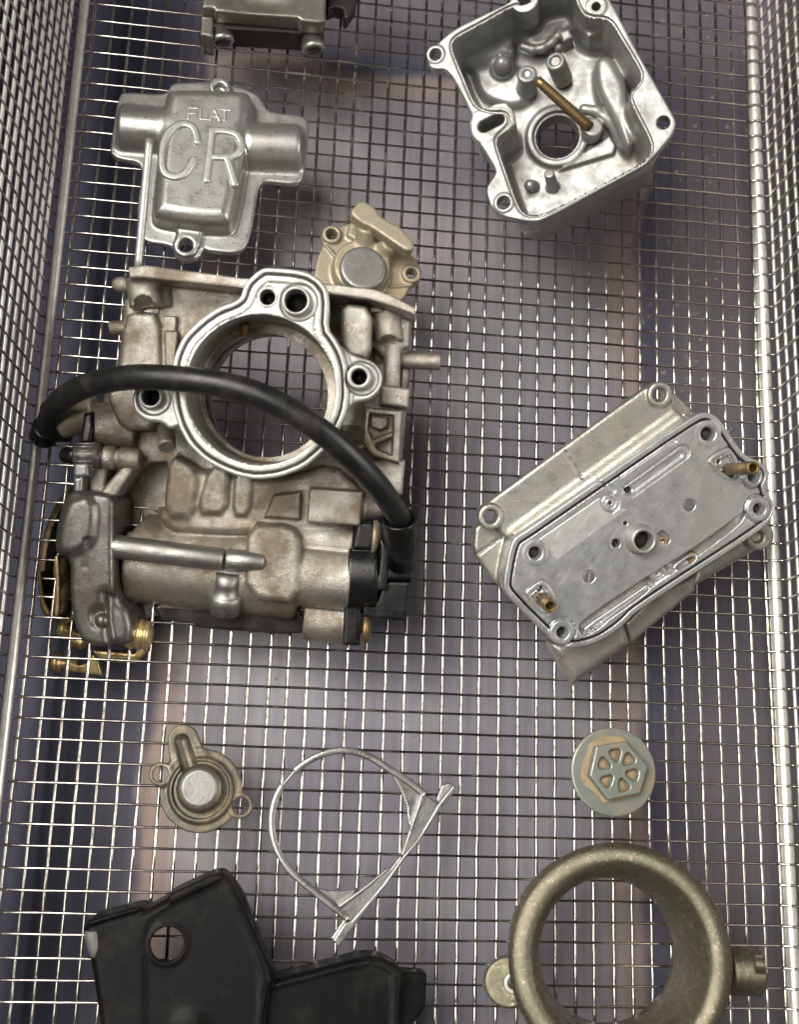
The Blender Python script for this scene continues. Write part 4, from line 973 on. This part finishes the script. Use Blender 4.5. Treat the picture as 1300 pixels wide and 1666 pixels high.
# knurled adjuster and small fittings above the bracket
lathe('knurled_screw', L3(122, 742, 22), L3(168, 742, 22), [(0, .01), (0, 3.3), (.5, 3.6), (6.5, 3.6), (7, 3.2), (7.2, 2.0), (9, 2.0), (9, .01)], 'dark', t, 40)
for k in range(16):
    a_ = k*2*math.pi/16
    o_ = np.array((0, math.cos(a_), math.sin(a_)))*3.6
    tube('knurl', [L3(125, 742, 22)+o_, L3(140, 742, 22)+o_, L3(155, 742, 22)+o_], 0.35, 'rodm', t, 6)
lathe('lock_nut', L3(168, 744, 22), L3(226, 748, 22), [(0, .01), (0, 3.0), (.5, 3.3), (3, 3.3), (3.2, 2.6), (4.5, 2.6), (4.6, 3.2), (9.6, 3.2), (10, 2.8), (10, .01)], 'cast', t, 12)
v = Vol(0.36)
v.add(ext(pg(zC([(282,48),(372,46),(375,130),(340,140),(335,255),(285,255),(278,140)]), 26), 10, 26, 1.0), 0.5)
v.sub(ext(pg(zC([(278,128),(372,128),(372,134),(278,134)]), 26), 25, 40, 0.1))
v.build('adjuster_stop', 'capm', t)
lathe('rubber_boot', L3(104, 740, 18), L3(124, 742, 20), [(0, .01), (0, 2.0), (1, 2.4), (2, 1.9), (3, 2.4), (5, 2.4), (5, .01)], 'rubber', t, 20)
v = Vol(0.36)
v.add(ext(pg(za([(345,910),(400,900),(405,1000),(385,1090),(320,1090),(330,1000)]), 24), 8, 24, 1.0)).build('black_tab', 'plastic', t)
v = Vol(0.36)
v.add(rod(L3(98, 690, 15), L3(160, 668, 17), 4.3, 0.8)); v.add(ell((*fr.L(66, 708, 11), 11), 3.5, 3.2, 3.2), 1.0); v.add(cap(L3(66, 705, 11), L3(110, 685, 14), 2.6), 1.0)
v.build('hose_fitting', 'tan', t)
v = Vol(0.36)
v.add(ext(pg(za([(78,885),(98,845),(130,842),(125,890),(95,910)]), 8), 2, 8, 0.8)).build('fitting_tab', 'plastic', t)
# throttle wheel, seen almost edge on
wc = L3(116, 902, 8); wr_ = ray(116, 902); wr_ = np.array([wr_ @ fr.u, wr_ @ fr.v, wr_ @ fr.a])
wd = L3(316, 930, 13)-wc; wd -= (wd@wr_)*wr_; wd /= np.linalg.norm(wd); wd = -wd*math.cos(.40) - wr_*math.sin(.40)   # points to the left and up
lathe('throttle_wheel', wc, wc+wd, [(-1.0, 4), (-1.0, 19.2), (0.3, 20.0), (1.2, 20.0), (1.5, 19.4), (0.6, 18.6), (0.0, 17.6), (0.0, 4)], 'gold', t, 96, True)
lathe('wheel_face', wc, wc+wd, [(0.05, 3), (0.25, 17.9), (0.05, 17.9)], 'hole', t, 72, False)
Vol(0.3).add(ext(pg([(86,905),(95,903),(97,960),(96,1002),(86,1004),(90,960)], 24), 6, 24, 0.4, sm=1)).build('wheel_plate', 'gold', t)
Vol(0.3).add(ext(pg([(60,932),(66,930),(70,975),(84,1003),(72,1004),(63,985)], 16), 4, 16, 0.4, sm=1)).build('wheel_plate', 'brass', t)
for x, y in ((98, 926), (100, 968)):
    v = Vol(0.3); v.add(ell((*fr.L(x, y, 20), 20), 1.8, 3.4, 3.4)).build('wheel_rivet', 'gold', t)
# gold linkage at lower left
Vol(0.22).add(ext(pg(zC([(392,1150),(425,1150),(640,1166),(684,1112),(700,1050),(746,1056),(738,1105),(702,1175),(645,1228),(470,1218),(425,1198)]), 13), 9, 13, 0.6)).build('link_arm', 'gold', t)
Vol(0.22).add(ext(pg(zC([(230,1270),(248,1203),(275,1222),(320,1236),(362,1224),(398,1172),(425,1200),(452,1302)]), 12), 9.5, 12, 0.5)).build('link_plate', 'gold', t)
lathe('link_pin', L3(*zC([(160, 1218)])[0], 10), L3(*zC([(225, 1222)])[0], 10), [(0, .01), (0, 2.4), (.5, 3.0), (2.6, 3.0), (2.8, 1.6), (7, 1.6), (7, .01)], 'gold', t, 24)
lathe('link_pin', L3(*zC([(192, 1015)])[0], 12), L3(*zC([(290, 1050)])[0], 12), [(0, .01), (0, 1.9), (.5, 2.7), (3.2, 2.6), (3.4, 1.5), (10, 1.5), (10, .01)], 'gold', t, 24)
v = Vol(0.3); v.add(rod(L3(*zC([(280, 1075)])[0], 11), L3(*zC([(350, 1115)])[0], 12), 2.0, 0.7)).build('link_stud', 'gold', t)
a, b = L3(*zC([(600, 1046)])[0], 19), L3(*zC([(748, 1064)])[0], 19); Ln = np.linalg.norm(b-a)
lathe('stop_screw', a, b, [(0, .01), (0, 4.0), (2.2, 4.2), (2.4, 3.6), (3.0, 3.6), (3.2, 4.3), (4.2, 4.3), (4.4, 3.7), (4.9, 3.7), (5.0, 4.1), (Ln-1, 3.8), (Ln, 2.4), (Ln, .01)], 'gold', t, 36)
# lower gasket flange and plug
v = Vol(0.4)
v.add(ext(pg([(250,988),(262,981),(330,984),(480,990),(494,1004),(492,1030),(460,1032),(330,1022),(262,1008)], 14), 2, 14.5, 0.5)).build('lower_flange', 'gasket', t)
a, b = L3(369, 944, 24), L3(366, 993, 20); Ln = np.linalg.norm(b-a)
lathe('drain_nipple', a, b, [(-2, .01), (-2, 3.0), (1.0, 3.3), (3.6, 3.4), (4.0, 4.2), (4.5, 4.7), (7.2, 4.8), (7.8, 4.4), (Ln, 4.3), (Ln, .01)], 'rodm', t, 32)
# black throttle position sensor
sens_fr = t
v = Vol(0.36)
v.add(ext(pg(zD([(800,395),(895,398),(905,480),(880,560),(770,555)]), 24), 6, 24, 0.8))
v.add(ext(pg(zD([(722,840),(825,842),(812,1125),(712,1120)]), 22), 6, 22, 0.8), 0.4)
v.add(rod(L3(*zD([(745, 700)])[0], 16), L3(*zD([(918, 706)])[0], 16), 10.2, 0.6), 0.3)
v.add(ext(pg(zD([(770,550),(940,560),(915,860),(740,840)]), 24), 6, 22, 0.8), 0.4)
v.add(ext(pg(zD([(930,480),(1000,560),(965,800),(912,800),(935,600)]), 25), 8, 25, 0.5), 0.3)
sensor = v.build('position_sensor', 'plastic', t)
v = Vol(0.36)
v.add(ext(pg(zD([(960,740),(1120,745),(1092,980),(830,958),(828,870),(912,860)]), 22), 4, 22, 0.8))
v.add(ext(pg(zD([(980,640),(1135,610),(1120,742),(962,738)]), 25), 6, 24, 0.6))
v.add(ext(pg([(600,852),(640,850),(640,905),(604,905)], 20), 6, 20, 0.8))
v.build('sensor_socket', 'plastic', sensor)
a, b = L3(654, 918, 24), L3(650, 845, 33); Ln = np.linalg.norm(b-a)
lathe('hose_socket', a, b, [(0, .01), (0, 3.9), (Ln*.4, 4.1), (Ln, 4.7), (Ln+.4, 4.6), (Ln+.4, 4.0), (Ln-6, 3.6), (Ln-6, .01)], 'plastic', sensor, 40)
for x, y, w in ((912, 480, 22), (856, 1020, 19)):
    c0_ = L3(*zD([(x-24, y)])[0], w); c1_ = L3(*zD([(x+26, y+4)])[0], w); Ln = np.linalg.norm(c1_-c0_)
    lathe('sensor_screw', c0_, c1_, [(0, .01), (0, 4.6), (Ln*.45, 4.6), (Ln*.8, 3.4), (Ln, 1.5), (Ln, .01)], 'brass' if y > 900 else 'tan', sensor, 28)
lathe('hose_elbow', L3(70, 712, 11), L3(80, 682, 18), [(0, .01), (0, 3.4), (.6, 3.9), (5, 3.9), (5.4, 3.5), (5.4, .01)], 'plastic', t, 28)
Vol(0.33).add(rod(L3(86, 700, 12), L3(112, 700, 13), 3.4, 0.8)).build('elbow_cap', 'plastic', t)
# black hose
pts = [(76, 706, 13), (80, 680, 19), (98, 652, 28), (140, 628, 41), (210, 614, 51), (300, 617, 56), (380, 630, 57.5), (450, 656, 57.5), (520, 700, 56), (580, 752, 51.5), (622, 800, 44.5), (641, 828, 38), (650, 847, 32.8), (653, 885, 28)]
HP = spline([L3(*p) for p in pts], 90)
tube('rubber_hose', HP, 3.12, 'rubber', t, 24)
